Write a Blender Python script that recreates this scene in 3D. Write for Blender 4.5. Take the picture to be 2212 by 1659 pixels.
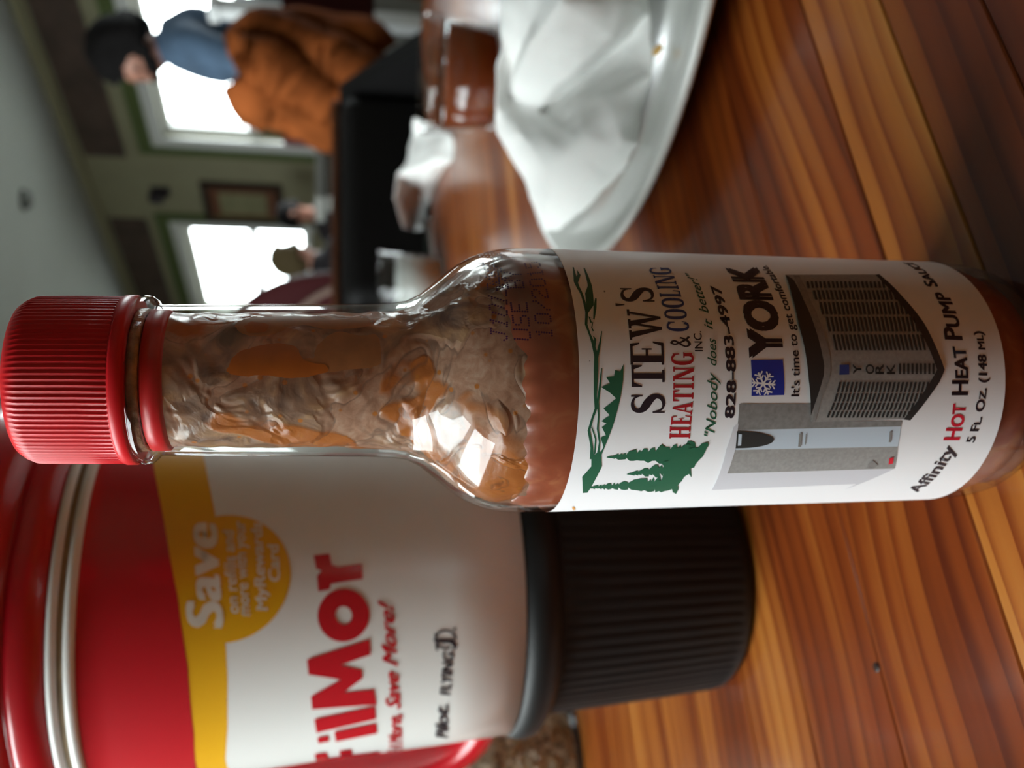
import bpy, bmesh, math, random
import numpy as np
from mathutils import Vector, Matrix, noise

random.seed(7)
sc = bpy.context.scene
COL = sc.collection
for o in list(bpy.data.objects):
    bpy.data.objects.remove(o)

# ------------------------------------------------------------------ camera
FPX, PITCH, CZ = 1853.0, math.radians(11.87), 0.878      # focal length in px, pitch, height over floor
SP, CP = math.sin(PITCH), math.cos(PITCH)
cam_d = bpy.data.cameras.new('camera')
cam = bpy.data.objects.new('camera', cam_d)
COL.objects.link(cam)
cam_d.sensor_fit = 'HORIZONTAL'
cam_d.sensor_width = 36.0
cam_d.lens = 36.0 * FPX / 2212.0
cam_d.clip_start = 0.01
cam_d.clip_end = 200
cam_d.dof.use_dof = True
cam_d.dof.focus_distance = 0.131
cam_d.dof.aperture_fstop = 17.5
# the phone is held upright but the picture is stored turned: picture right = down in the place
right = Vector((0, -SP, -CP))
up = Vector((1, 0, 0))
back = Vector((0, -CP, SP))
cam.matrix_world = Matrix(((right.x, up.x, back.x, 0), (right.y, up.y, back.y, 0), (right.z, up.z, back.z, CZ), (0, 0, 0, 1)))
sc.camera = cam

# ------------------------------------------------------------------ world and exposure
sc.view_settings.view_transform = 'Standard'
sc.view_settings.look = 'None'
sc.view_settings.gamma = 1.0
sc.view_settings.use_curve_mapping = False
sc.view_settings.exposure = 0.0
world = bpy.data.worlds.new('overcast')
sc.world = world
world.use_nodes = True
bg = world.node_tree.nodes['Background']
bg.inputs[0].default_value = (0.90, 0.97, 1.0, 1)
bg.inputs[1].default_value = 16.5
sc.cycles.use_denoising = True
sc.cycles.max_bounces = 7
sc.cycles.diffuse_bounces = 4
sc.cycles.glossy_bounces = 3
sc.cycles.transparent_max_bounces = 24
sc.cycles.caustics_reflective = False
sc.cycles.caustics_refractive = False
sc.cycles.sample_clamp_indirect = 8.0

# ------------------------------------------------------------------ pixel geometry
def ray(px, py):
    dn = (px - 1106.0) / FPX
    return np.array([(829.0 - py) / FPX, CP - dn * SP, -SP - dn * CP])
def atF(px, py, F):
    d = ray(px, py) * (F / ray(px, py)[1])
    return Vector((d[0], d[1], d[2] + CZ))
TZ = CZ - 0.128                                            # table top height
def atZ(px, py, z=TZ):
    d = ray(px, py)
    d = d * ((z - CZ) / d[2])
    return Vector((d[0], d[1], d[2] + CZ))
TH = math.radians(26.0)
D1 = Vector((-math.sin(TH), math.cos(TH), 0))
D2 = Vector((math.cos(TH), math.sin(TH), 0))
def RW(u, w, z):                                           # room axes: u across to the window wall, w along it, z over camera
    return D2 * u + D1 * w + Vector((0, 0, z + CZ))

# ------------------------------------------------------------------ materials
MATS = {}
def nd(nt, t, **kw):
    n = nt.nodes.new(t)
    for k, v in kw.items():
        setattr(n, k, v)
    return n
def mat(name, col=(0.5, 0.5, 0.5), rough=0.5, metal=0.0, spec=0.5, var=0.0, vscale=20.0, bump=0.0, bscale=100.0, coat=0.0, sub=0.0):
    if name in MATS:
        return MATS[name]
    m = bpy.data.materials.new(name)
    m.use_nodes = True
    nt = m.node_tree
    p = nt.nodes['Principled BSDF']
    p.inputs['Base Color'].default_value = (*col, 1)
    p.inputs['Roughness'].default_value = rough
    p.inputs['Metallic'].default_value = metal
    p.inputs['Specular IOR Level'].default_value = spec
    p.inputs['Coat Weight'].default_value = coat
    p.inputs['Coat Roughness'].default_value = 0.08
    if sub:
        p.inputs['Subsurface Weight'].default_value = sub
        p.inputs['Subsurface Radius'].default_value = (0.004, 0.003, 0.003)
    tc = nd(nt, 'ShaderNodeTexCoord')
    if var:
        n = nd(nt, 'ShaderNodeTexNoise')
        n.inputs['Scale'].default_value = vscale
        n.inputs['Detail'].default_value = 5
        nt.links.new(tc.outputs['Object'], n.inputs['Vector'])
        r = nd(nt, 'ShaderNodeValToRGB')
        r.color_ramp.elements[0].position = 0.3
        r.color_ramp.elements[1].position = 0.7
        r.color_ramp.elements[0].color = (*[c * (1 - var) for c in col], 1)
        r.color_ramp.elements[1].color = (*[min(1, c * (1 + var)) for c in col], 1)
        nt.links.new(n.outputs['Fac'], r.inputs['Fac'])
        nt.links.new(r.outputs['Color'], p.inputs['Base Color'])
    if bump:
        n = nd(nt, 'ShaderNodeTexNoise')
        n.inputs['Scale'].default_value = bscale
        n.inputs['Detail'].default_value = 4
        nt.links.new(tc.outputs['Object'], n.inputs['Vector'])
        b = nd(nt, 'ShaderNodeBump')
        b.inputs['Strength'].default_value = bump
        b.inputs['Distance'].default_value = 0.002
        nt.links.new(n.outputs['Fac'], b.inputs['Height'])
        nt.links.new(b.outputs['Normal'], p.inputs['Normal'])
    MATS[name] = m
    return m

def clear_glass(name, tint=(0.96, 0.98, 0.97), ior=1.5, rough=0.02, boost=1.0):
    m = bpy.data.materials.new(name)
    m.use_nodes = True
    nt = m.node_tree
    nt.nodes.remove(nt.nodes['Principled BSDF'])
    out = nt.nodes['Material Output']
    tr = nd(nt, 'ShaderNodeBsdfTransparent')
    tr.inputs[0].default_value = (*tint, 1)
    gl = nd(nt, 'ShaderNodeBsdfGlossy')
    gl.inputs['Roughness'].default_value = rough
    # Schlick reflectance from the absolute viewing cosine, the same from both sides of the wall
    ge = nd(nt, 'ShaderNodeNewGeometry')
    dt = nd(nt, 'ShaderNodeVectorMath', operation='DOT_PRODUCT')
    nt.links.new(ge.outputs['Normal'], dt.inputs[0]); nt.links.new(ge.outputs['Incoming'], dt.inputs[1])
    ab = nd(nt, 'ShaderNodeMath', operation='ABSOLUTE'); nt.links.new(dt.outputs['Value'], ab.inputs[0])
    om = nd(nt, 'ShaderNodeMath', operation='SUBTRACT'); om.inputs[0].default_value = 1.0; om.use_clamp = True
    nt.links.new(ab.outputs[0], om.inputs[1])
    pw = nd(nt, 'ShaderNodeMath', operation='POWER'); pw.inputs[1].default_value = 5.0
    nt.links.new(om.outputs[0], pw.inputs[0])
    f0 = ((ior - 1) / (ior + 1)) ** 2
    ma = nd(nt, 'ShaderNodeMath', operation='MULTIPLY_ADD'); ma.inputs[1].default_value = (1 - f0) * boost; ma.inputs[2].default_value = f0
    nt.links.new(pw.outputs[0], ma.inputs[0])
    mx = nd(nt, 'ShaderNodeMixShader')
    nt.links.new(ma.outputs[0], mx.inputs[0])
    nt.links.new(tr.outputs[0], mx.inputs[1])
    nt.links.new(gl.outputs[0], mx.inputs[2])
    nt.links.new(mx.outputs[0], out.inputs[0])
    MATS[name] = m
    return m

def wood_mat():
    m = bpy.data.materials.new('varnished_pine')
    m.use_nodes = True
    nt = m.node_tree
    L = nt.links.new
    p = nt.nodes['Principled BSDF']
    tc = nd(nt, 'ShaderNodeTexCoord')
    oi = nd(nt, 'ShaderNodeObjectInfo')
    # shift the grain of each plank by its own random number
    cb = nd(nt, 'ShaderNodeCombineXYZ')
    mu = nd(nt, 'ShaderNodeMath', operation='MULTIPLY')
    mu.inputs[1].default_value = 7.3
    L(oi.outputs['Random'], mu.inputs[0])
    L(mu.outputs[0], cb.inputs[0]); L(mu.outputs[0], cb.inputs[1]); L(mu.outputs[0], cb.inputs[2])
    ad = nd(nt, 'ShaderNodeVectorMath', operation='ADD')
    # slow sideways drift of the grain along the board
    wm = nd(nt, 'ShaderNodeMapping'); wm.inputs['Scale'].default_value = (7.0, 9.0, 9.0)
    ws_ = nd(nt, 'ShaderNodeVectorMath', operation='ADD'); L(tc.outputs['Object'], ws_.inputs[0]); L(cb.outputs[0], ws_.inputs[1]); L(ws_.outputs[0], wm.inputs[0])
    wn = nd(nt, 'ShaderNodeTexNoise'); wn.inputs['Scale'].default_value = 1.0; wn.inputs['Detail'].default_value = 1; L(wm.outputs[0], wn.inputs['Vector'])
    wy = nd(nt, 'ShaderNodeMath', operation='MULTIPLY'); wy.inputs[1].default_value = 0.022; L(wn.outputs['Fac'], wy.inputs[0])
    wc_ = nd(nt, 'ShaderNodeCombineXYZ'); L(wy.outputs[0], wc_.inputs[1])
    wa = nd(nt, 'ShaderNodeVectorMath', operation='ADD'); L(wc_.outputs[0], wa.inputs[0]); L(cb.outputs[0], wa.inputs[1])
    L(tc.outputs['Object'], ad.inputs[0]); L(wa.outputs[0], ad.inputs[1])
    mp = nd(nt, 'ShaderNodeMapping')
    mp.inputs['Scale'].default_value = (2.0, 30.0, 30.0)
    L(ad.outputs[0], mp.inputs[0])
    n1 = nd(nt, 'ShaderNodeTexNoise')
    n1.inputs['Scale'].default_value = 1.6; n1.inputs['Detail'].default_value = 3; n1.inputs['Roughness'].default_value = 0.45
    L(mp.outputs[0], n1.inputs['Vector'])
    # growth rings: sine across the plank, warped along it
    mp2 = nd(nt, 'ShaderNodeMapping')
    mp2.inputs['Scale'].default_value = (2.2, 55.0, 55.0)
    L(ad.outputs[0], mp2.inputs[0])
    wv = nd(nt, 'ShaderNodeTexWave', wave_type='BANDS', bands_direction='Y', wave_profile='SAW')
    wv.inputs['Scale'].default_value = 0.75; wv.inputs['Distortion'].default_value = 3.0
    wv.inputs['Detail'].default_value = 2; wv.inputs['Detail Scale'].default_value = 0.5
    L(mp2.outputs[0], wv.inputs['Vector'])
    mp3 = nd(nt, 'ShaderNodeMapping')
    mp3.inputs['Scale'].default_value = (14.0, 420.0, 420.0)
    L(ad.outputs[0], mp3.inputs[0])
    n3 = nd(nt, 'ShaderNodeTexNoise')
    n3.inputs['Scale'].default_value = 1.0; n3.inputs['Detail'].default_value = 2
    L(mp3.outputs[0], n3.inputs['Vector'])
    a1 = nd(nt, 'ShaderNodeMath', operation='MULTIPLY_ADD'); a1.inputs[1].default_value = 0.30
    wp = nd(nt, 'ShaderNodeMath', operation='POWER'); wp.inputs[1].default_value = 3.0
    L(wv.outputs['Fac'], wp.inputs[0]); L(wp.outputs[0], a1.inputs[0]); 
    s1 = nd(nt, 'ShaderNodeMath', operation='MULTIPLY_ADD'); s1.inputs[1].default_value = 1.15; s1.inputs[2].default_value = -0.10
    L(n1.outputs['Fac'], s1.inputs[0]); L(s1.outputs[0], a1.inputs[2])
    a2 = nd(nt, 'ShaderNodeMath', operation='MULTIPLY_ADD'); a2.inputs[1].default_value = 0.16
    L(n3.outputs['Fac'], a2.inputs[0]); L(a1.outputs[0], a2.inputs[2])
    # plank tone, set on each plank as a custom property
    at = nd(nt, 'ShaderNodeAttribute', attribute_type='OBJECT', attribute_name='tone')
    a3 = nd(nt, 'ShaderNodeMath', operation='ADD')
    L(a2.outputs[0], a3.inputs[0]); L(at.outputs['Fac'], a3.inputs[1])
    r = nd(nt, 'ShaderNodeValToRGB')
    el = r.color_ramp.elements
    el[0].position = 0.12; el[0].color = (0.50, 0.215, 0.045, 1)
    el[1].position = 1.0; el[1].color = (0.085, 0.014, 0.004, 1)
    e = el.new(0.42); e.color = (0.35, 0.108, 0.018, 1)
    e = el.new(0.70); e.color = (0.185, 0.036, 0.006, 1)
    L(a3.outputs[0], r.inputs['Fac'])
    L(r.outputs['Color'], p.inputs['Base Color'])
    p.inputs['Roughness'].default_value = 0.30
    p.inputs['Specular IOR Level'].default_value = 0.35
    p.inputs['Coat Weight'].default_value = 0.22
    p.inputs['Coat Roughness'].default_value = 0.14
    b = nd(nt, 'ShaderNodeBump'); b.inputs['Strength'].default_value = 0.12; b.inputs['Distance'].default_value = 0.0005
    L(a2.outputs[0], b.inputs['Height']); L(b.outputs['Normal'], p.inputs['Normal'])
    MATS['wood'] = m
    return m

WOOD = wood_mat()
mat('white_paper', (0.74, 0.74, 0.72), 0.9, sub=0.15, bump=0.10, bscale=900)
mat('label_white', (0.86, 0.86, 0.88), 0.42)
mat('ink_black', (0.018, 0.012, 0.02), 0.45)
mat('ink_green', (0.015, 0.115, 0.06), 0.45)
mat('ink_red', (0.42, 0.012, 0.02), 0.45)
mat('ink_hot', (0.72, 0.015, 0.04), 0.45)
mat('ink_navy', (0.02, 0.05, 0.22), 0.45)
mat('ink_blue', (0.01, 0.035, 0.34), 0.4)
mat('ink_purple', (0.07, 0.008, 0.06), 0.5)
mat('print_grey', (0.30, 0.295, 0.285), 0.45, var=0.12, vscale=1500)
mat('print_dark', (0.022, 0.027, 0.028), 0.45)
mat('print_light', (0.62, 0.62, 0.66), 0.45)
mat('print_pale', (0.52, 0.60, 0.68), 0.45)
mat('print_taupe', (0.23, 0.225, 0.22), 0.45, var=0.15, vscale=1200)
mat('cap_red', (0.62, 0.008, 0.014), 0.36, spec=0.4, sub=0.1)
mat('mug_red', (0.56, 0.008, 0.018), 0.26, coat=0.45)
mat('mug_white', (0.83, 0.83, 0.80), 0.25, coat=0.2)
mat('mug_yellow', (0.83, 0.43, 0.01), 0.28)
mat('mug_black', (0.009, 0.009, 0.009), 0.5, spec=0.3)
mat('groove_dirt', (0.25, 0.17, 0.09), 0.7, var=0.6, vscale=60)
mat('china', (0.60, 0.61, 0.58), 0.18, coat=0.1)
mat('white_paint', (0.72, 0.74, 0.74), 0.5)
mat('cream_wall', (0.29, 0.275, 0.18), 0.8, var=0.05, vscale=3)
mat('green_trim', (0.085, 0.12, 0.035), 0.6)
mat('brown_panel', (0.075, 0.048, 0.038), 0.65, var=0.3, vscale=6)
mat('ceiling_paint', (0.36, 0.385, 0.38), 0.75, var=0.03, vscale=2)
mat('grey_wall', (0.22, 0.22, 0.20), 0.75, var=0.05, vscale=3)
mat('floor_wood', (0.18, 0.12, 0.08), 0.4, var=0.3, vscale=5)
mat('black_vinyl', (0.005, 0.0045, 0.0045), 0.6, spec=0.2, bump=0.15, bscale=120)
mat('dark_wood', (0.075, 0.026, 0.011), 0.5, spec=0.3, var=0.3, vscale=12)
mat('maroon_vinyl', (0.055, 0.006, 0.008), 0.5, spec=0.3)
mat('pale_piping', (0.24, 0.16, 0.13), 0.5)
mat('tan_leather', (0.22, 0.060, 0.016), 0.95, spec=0.02, var=0.55, vscale=7, bump=0.3, bscale=60)  # blotches put the light and dark of the folds into the colour
mat('blue_cloth', (0.075, 0.125, 0.20), 0.85, var=0.2, vscale=14, bump=0.3, bscale=80)
mat('navy_cloth', (0.018, 0.026, 0.04), 0.85)
mat('dark_cloth', (0.016, 0.013, 0.016), 0.85)
mat('maroon_cloth', (0.18, 0.02, 0.03), 0.85)
mat('skin', (0.42, 0.20, 0.14), 0.5, sub=0.1)
mat('black_hair', (0.005, 0.004, 0.004), 0.8, spec=0.15, bump=0.4, bscale=150)
mat('brown_hair', (0.09, 0.065, 0.03), 0.8, spec=0.2, bump=0.4, bscale=150)
mat('eye_dark', (0.01, 0.008, 0.007), 0.15)
mat('lip', (0.35, 0.10, 0.09), 0.45)
mat('steel', (0.6, 0.6, 0.6), 0.25, metal=1.0)
mat('dark_screen', (0.012, 0.016, 0.014), 0.12)
mat('green_card', (0.10, 0.22, 0.03), 0.5)
mat('yellow_card', (0.55, 0.30, 0.03), 0.5)
mat('pavement', (0.33, 0.33, 0.29), 0.9, var=0.2, vscale=2)
mat('leaf', (0.14, 0.24, 0.05), 0.8, var=0.4, vscale=5)
mat('crumb', (0.55, 0.33, 0.10), 0.7)
mat('knot', (0.02, 0.006, 0.003), 0.5)
mat('tea', (0.17, 0.035, 0.010), 0.08, coat=0.6)
clear_glass('bottle_glass', (0.95, 0.97, 0.96), 1.6, 0.035)
clear_glass('thin_glass', (0.97, 0.98, 0.98), 1.45, 0.02)
clear_glass('pane_glass', (0.97, 0.98, 0.97), 1.3, 0.0)

# ------------------------------------------------------------------ mesh helpers
ORG = {}
def link(name, verts, faces, m, parent=None, smooth=False, mats=None, fm=None):
    org = Vector((0, 0, 0))
    if parent is not None:
        org = ORG[parent.name]
    me = bpy.data.meshes.new(name)
    me.from_pydata([tuple(Vector(v) - org) for v in verts], [], faces)
    o = bpy.data.objects.new(name, me)
    COL.objects.link(o)
    for mm in (mats or [m]):
        me.materials.append(MATS[mm] if isinstance(mm, str) else mm)
    if fm is not None:
        me.polygons.foreach_set('material_index', fm)
    if smooth:
        me.polygons.foreach_set('use_smooth', [True] * len(me.polygons))
    me.update()
    if parent is not None:
        o.parent = parent
    ORG[o.name] = org
    return o
def thing(name, loc, label, cat, group=None):
    o = bpy.data.objects.new(name, None)
    o.empty_display_size = 0.02
    COL.objects.link(o)
    o.location = loc
    ORG[o.name] = Vector(loc)
    o['label'] = label; o['category'] = cat
    if group: o['group'] = group
    return o
def tag(o, label, cat, group=None):
    o['label'] = label; o['category'] = cat
    if group: o['group'] = group
    return o
def struct(o):
    o['kind'] = 'structure'
    return o

def fix(verts, faces, sharp=None):
    bm = bmesh.new()
    vs = [bm.verts.new(v) for v in verts]
    for f in faces:
        try: bm.faces.new([vs[i] for i in f])
        except ValueError: pass
    bmesh.ops.recalc_face_normals(bm, faces=bm.faces)
    v = [tuple(x.co) for x in bm.verts]
    bm.verts.index_update()
    fs = [[q.index for q in f.verts] for f in bm.faces]
    bm.free()
    return v, fs

def lathe(prof, n, c, ridge=None, a0=0.0, a1=2 * math.pi, close=True):
    """prof: list of (r, z world); returns verts, faces turned round the axis at c; ridge(i, r, z, ang) -> r"""
    verts, faces = [], []
    full = abs(a1 - a0 - 2 * math.pi) < 1e-6
    cols = n if full else n + 1
    for (r, z) in prof:
        for i in range(cols):
            a = a0 + (a1 - a0) * i / n
            rr = ridge(r, z, a, i) if ridge else r
            verts.append((c[0] + rr * math.sin(a), c[1] - rr * math.cos(a), z))
    for j in range(len(prof) - 1):
        for i in range(n):
            k = (i + 1) % cols
            faces.append((j * cols + i, j * cols + k, (j + 1) * cols + k, (j + 1) * cols + i))
    if close and full:
        if prof[0][0] > 1e-6: faces.append(tuple(range(cols))[::-1])
        if prof[-1][0] > 1e-6: faces.append(tuple((len(prof) - 1) * cols + i for i in range(cols)))
    return fix(verts, faces)

def box(p, ux, uy, uz):
    """box with corner p and edge vectors"""
    p, ux, uy, uz = Vector(p), Vector(ux), Vector(uy), Vector(uz)
    v = [p + ux * a + uy * b + uz * c for c in (0, 1) for b in (0, 1) for a in (0, 1)]
    f = [(0, 2, 3, 1), (4, 5, 7, 6), (0, 1, 5, 4), (2, 6, 7, 3), (0, 4, 6, 2), (1, 3, 7, 5)]
    return fix([tuple(q) for q in v], f)
def rbox(u0, u1, w0, w1, z0, z1):
    return box(RW(u0, w0, z0), D2 * (u1 - u0), D1 * (w1 - w0), (0, 0, z1 - z0))
def join(parts):
    V, F = [], []
    for v, f in parts:
        k = len(V)
        V += list(v); F += [tuple(i + k for i in q) for q in f]
    return V, F
def bevel(o, w, seg=2):
    b = o.modifiers.new('bevel', 'BEVEL'); b.width = w; b.segments = seg; b.limit_method = 'ANGLE'
    return o
def tube(pts, rad, n=12, caps=True):
    pts = [Vector(p) for p in pts]
    if not hasattr(rad, '__len__'): rad = [rad] * len(pts)
    verts, faces = [], []
    prev = None
    for i, p in enumerate(pts):
        t = (pts[min(i + 1, len(pts) - 1)] - pts[max(i - 1, 0)]).normalized()
        a = prev if prev else (Vector((0, 0, 1)) if abs(t.z) < 0.9 else Vector((1, 0, 0)))
        x = (a - t * a.dot(t)).normalized(); y = t.cross(x); prev = x
        for k in range(n):
            q = 2 * math.pi * k / n
            verts.append(tuple(p + (x * math.cos(q) + y * math.sin(q)) * rad[i]))
    for i in range(len(pts) - 1):
        for k in range(n):
            l = (k + 1) % n
            faces.append((i * n + k, i * n + l, (i + 1) * n + l, (i + 1) * n + k))
    if caps:
        faces.append(tuple(range(n))[::-1]); faces.append(tuple((len(pts) - 1) * n + k for k in range(n)))
    return fix(verts, faces)
def spline(P, n=6):
    P = [Vector(p) for p in P]; out = []
    for i in range(len(P) - 1):
        a, b, c, d = P[max(i - 1, 0)], P[i], P[i + 1], P[min(i + 2, len(P) - 1)]
        for k in range(n):
            t = k / n
            out.append(0.5 * ((2 * b) + (c - a) * t + (2 * a - 5 * b + 4 * c - d) * t * t + (3 * b - a - 3 * c + d) * t ** 3))
    out.append(P[-1])
    return out
def ellipsoid(c, rx, ry, rz, n=20, m=14, warp=None):
    V, F = [], []
    for j in range(m + 1):
        ph = math.pi * j / m
        for i in range(n):
            a = 2 * math.pi * i / n
            d = Vector((math.sin(ph) * math.cos(a), math.sin(ph) * math.sin(a), math.cos(ph)))
            q = Vector((d.x * rx, d.y * ry, d.z * rz))
            if warp: q = warp(d, q)
            V.append(tuple(Vector(c) + q))
    for j in range(m):
        for i in range(n):
            k = (i + 1) % n
            F.append((j * n + i, j * n + k, (j + 1) * n + k, (j + 1) * n + i))
    return fix(V, F)

# ------------------------------------------------------------------ printing on surfaces of revolution
class Surf:
    def __init__(s, c, rad, rref):
        s.c, s.rad, s.rref = c, rad, rref
    def hit(s, px, py):
        """first hit of the pixel's ray -> (arc in metres, z world)"""
        d = ray(px, py)
        t0 = (math.hypot(*s.c) - 0.09) / math.hypot(d[0], d[1])
        t1 = (math.hypot(*s.c)) / math.hypot(d[0], d[1])
        def g(t):
            return math.hypot(d[0] * t - s.c[0], d[1] * t - s.c[1]) - s.rad(d[2] * t + CZ)
        N = 160; best = None; pa = t0; ga = g(t0)
        for i in range(1, N + 1):
            tb = t0 + (t1 - t0) * i / N; gb = g(tb)
            if gb <= 0:
                a, b = pa, tb
                for _ in range(30):
                    mm = (a + b) / 2
                    if g(mm) > 0: a = mm
                    else: b = mm
                best = b; break
            if best is None or gb < ga: best_t = tb
            pa, ga = tb, gb
        t = best if best else min((t0 + (t1 - t0) * i / N for i in range(N + 1)), key=g)
        x, y, z = d[0] * t - s.c[0], d[1] * t - s.c[1], d[2] * t + CZ
        return (math.atan2(x, -y) * s.rref, z)
    def pos(s, a, z, off=0.0):
        th = a / s.rref; r = s.rad(z) + off
        return (s.c[0] + r * math.sin(th), s.c[1] - r * math.cos(th), z)

def decal(name, surf, polys, m, parent, layer=1, tris=None, step=0.0011, zstep=None):
    """polys: list of [(arc, z), ...]; or tris=(verts2d, faces)"""
    bm = bmesh.new()
    if tris:
        vs = [bm.verts.new((a, z, 0)) for a, z in tris[0]]
        for f in tris[1]:
            try: bm.faces.new([vs[i] for i in f])
            except ValueError: pass
    for P in polys or []:
        try: bm.faces.new([bm.verts.new((a, z, 0)) for a, z in P])
        except ValueError: pass
    bmesh.ops.triangulate(bm, faces=bm.faces)
    xs = [v.co.x for v in bm.verts]
    k = math.floor(min(xs) / step) + 1
    while k * step < max(xs):
        g = bm.verts[:] + bm.edges[:] + bm.faces[:]
        bmesh.ops.bisect_plane(bm, geom=g, plane_co=(k * step, 0, 0), plane_no=(1, 0, 0))
        k += 1
    if zstep:
        ys = [v.co.y for v in bm.verts]; k = math.floor(min(ys) / zstep) + 1
        while k * zstep < max(ys):
            g = bm.verts[:] + bm.edges[:] + bm.faces[:]
            bmesh.ops.bisect_plane(bm, geom=g, plane_co=(0, k * zstep, 0), plane_no=(0, 1, 0))
            k += 1
    bm.normal_update()
    for f in bm.faces:
        if f.normal.z < 0: f.normal_flip()
    bm.verts.index_update()
    V = [surf.pos(v.co.x, v.co.y, 0.00006 * layer) for v in bm.verts]
    F = [[v.index for v in f.verts] for f in bm.faces]
    bm.free()
    return link(name, V, F, m, parent, smooth=True)

def font_mesh(body, weight=0.0, shear=0.0, space=1.0, small=False):
    cu = bpy.data.curves.new('t', 'FONT')
    cu.body = body; cu.shear = shear; cu.space_character = space; cu.resolution_u = 3
    if small:
        cu.small_caps_scale = 0.78
        for i, ch in enumerate(body):
            if ch.islower(): cu.body_format[i].use_small_caps = True
    ob = bpy.data.objects.new('t', cu); COL.objects.link(ob)
    dg = bpy.context.evaluated_depsgraph_get()
    me = ob.evaluated_get(dg).to_mesh()
    V = [(v.co.x, v.co.y) for v in me.vertices]; F = [tuple(p.vertices) for p in me.polygons]
    ob.evaluated_get(dg).to_mesh_clear()
    bpy.data.objects.remove(ob); bpy.data.curves.remove(cu)
    if weight:                                             # bold: the same glyph pulled to four sides
        V0, F0 = V, F; V, F = [], []
        for dx, dy in ((-1, -.6), (1, -.6), (1, .6), (-1, .6)):
            k = len(V); V += [(x + dx * weight, y + dy * weight) for x, y in V0]; F += [tuple(i + k for i in f) for f in F0]
    return V, F
CAPH = None
def text(body, surf, p0, p1, pc, m, parent, weight=0.0, shear=0.0, small=False, space=1.0, layer=2, xh=False, name='lettering'):
    """p0 baseline start, p1 baseline end, pc cap (or x-height) top above p0, all photo pixels"""
    V, F = font_mesh(body, weight, shear, space, small)
    q0, q1, qc = (np.array(surf.hit(*p)) if len(p) == 2 else np.array(p[:2]) for p in (p0, p1, pc))
    return place(V, F, surf, q0, q1, qc, m, parent, layer, 0.52 if xh else 0.70, name)
def place(V, F, surf, q0, q1, qc, m, parent, layer, cap, name):
    A = np.array(V); x0, x1 = A[:, 0].min(), A[:, 0].max()
    du = (A[:, 0] - x0) / (x1 - x0); dv = A[:, 1] / cap
    Q = q0 + du[:, None] * (q1 - q0) + dv[:, None] * (qc - q0)
    return decal(name, surf, None, m, parent, layer, tris=([tuple(q) for q in Q], F))

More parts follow.
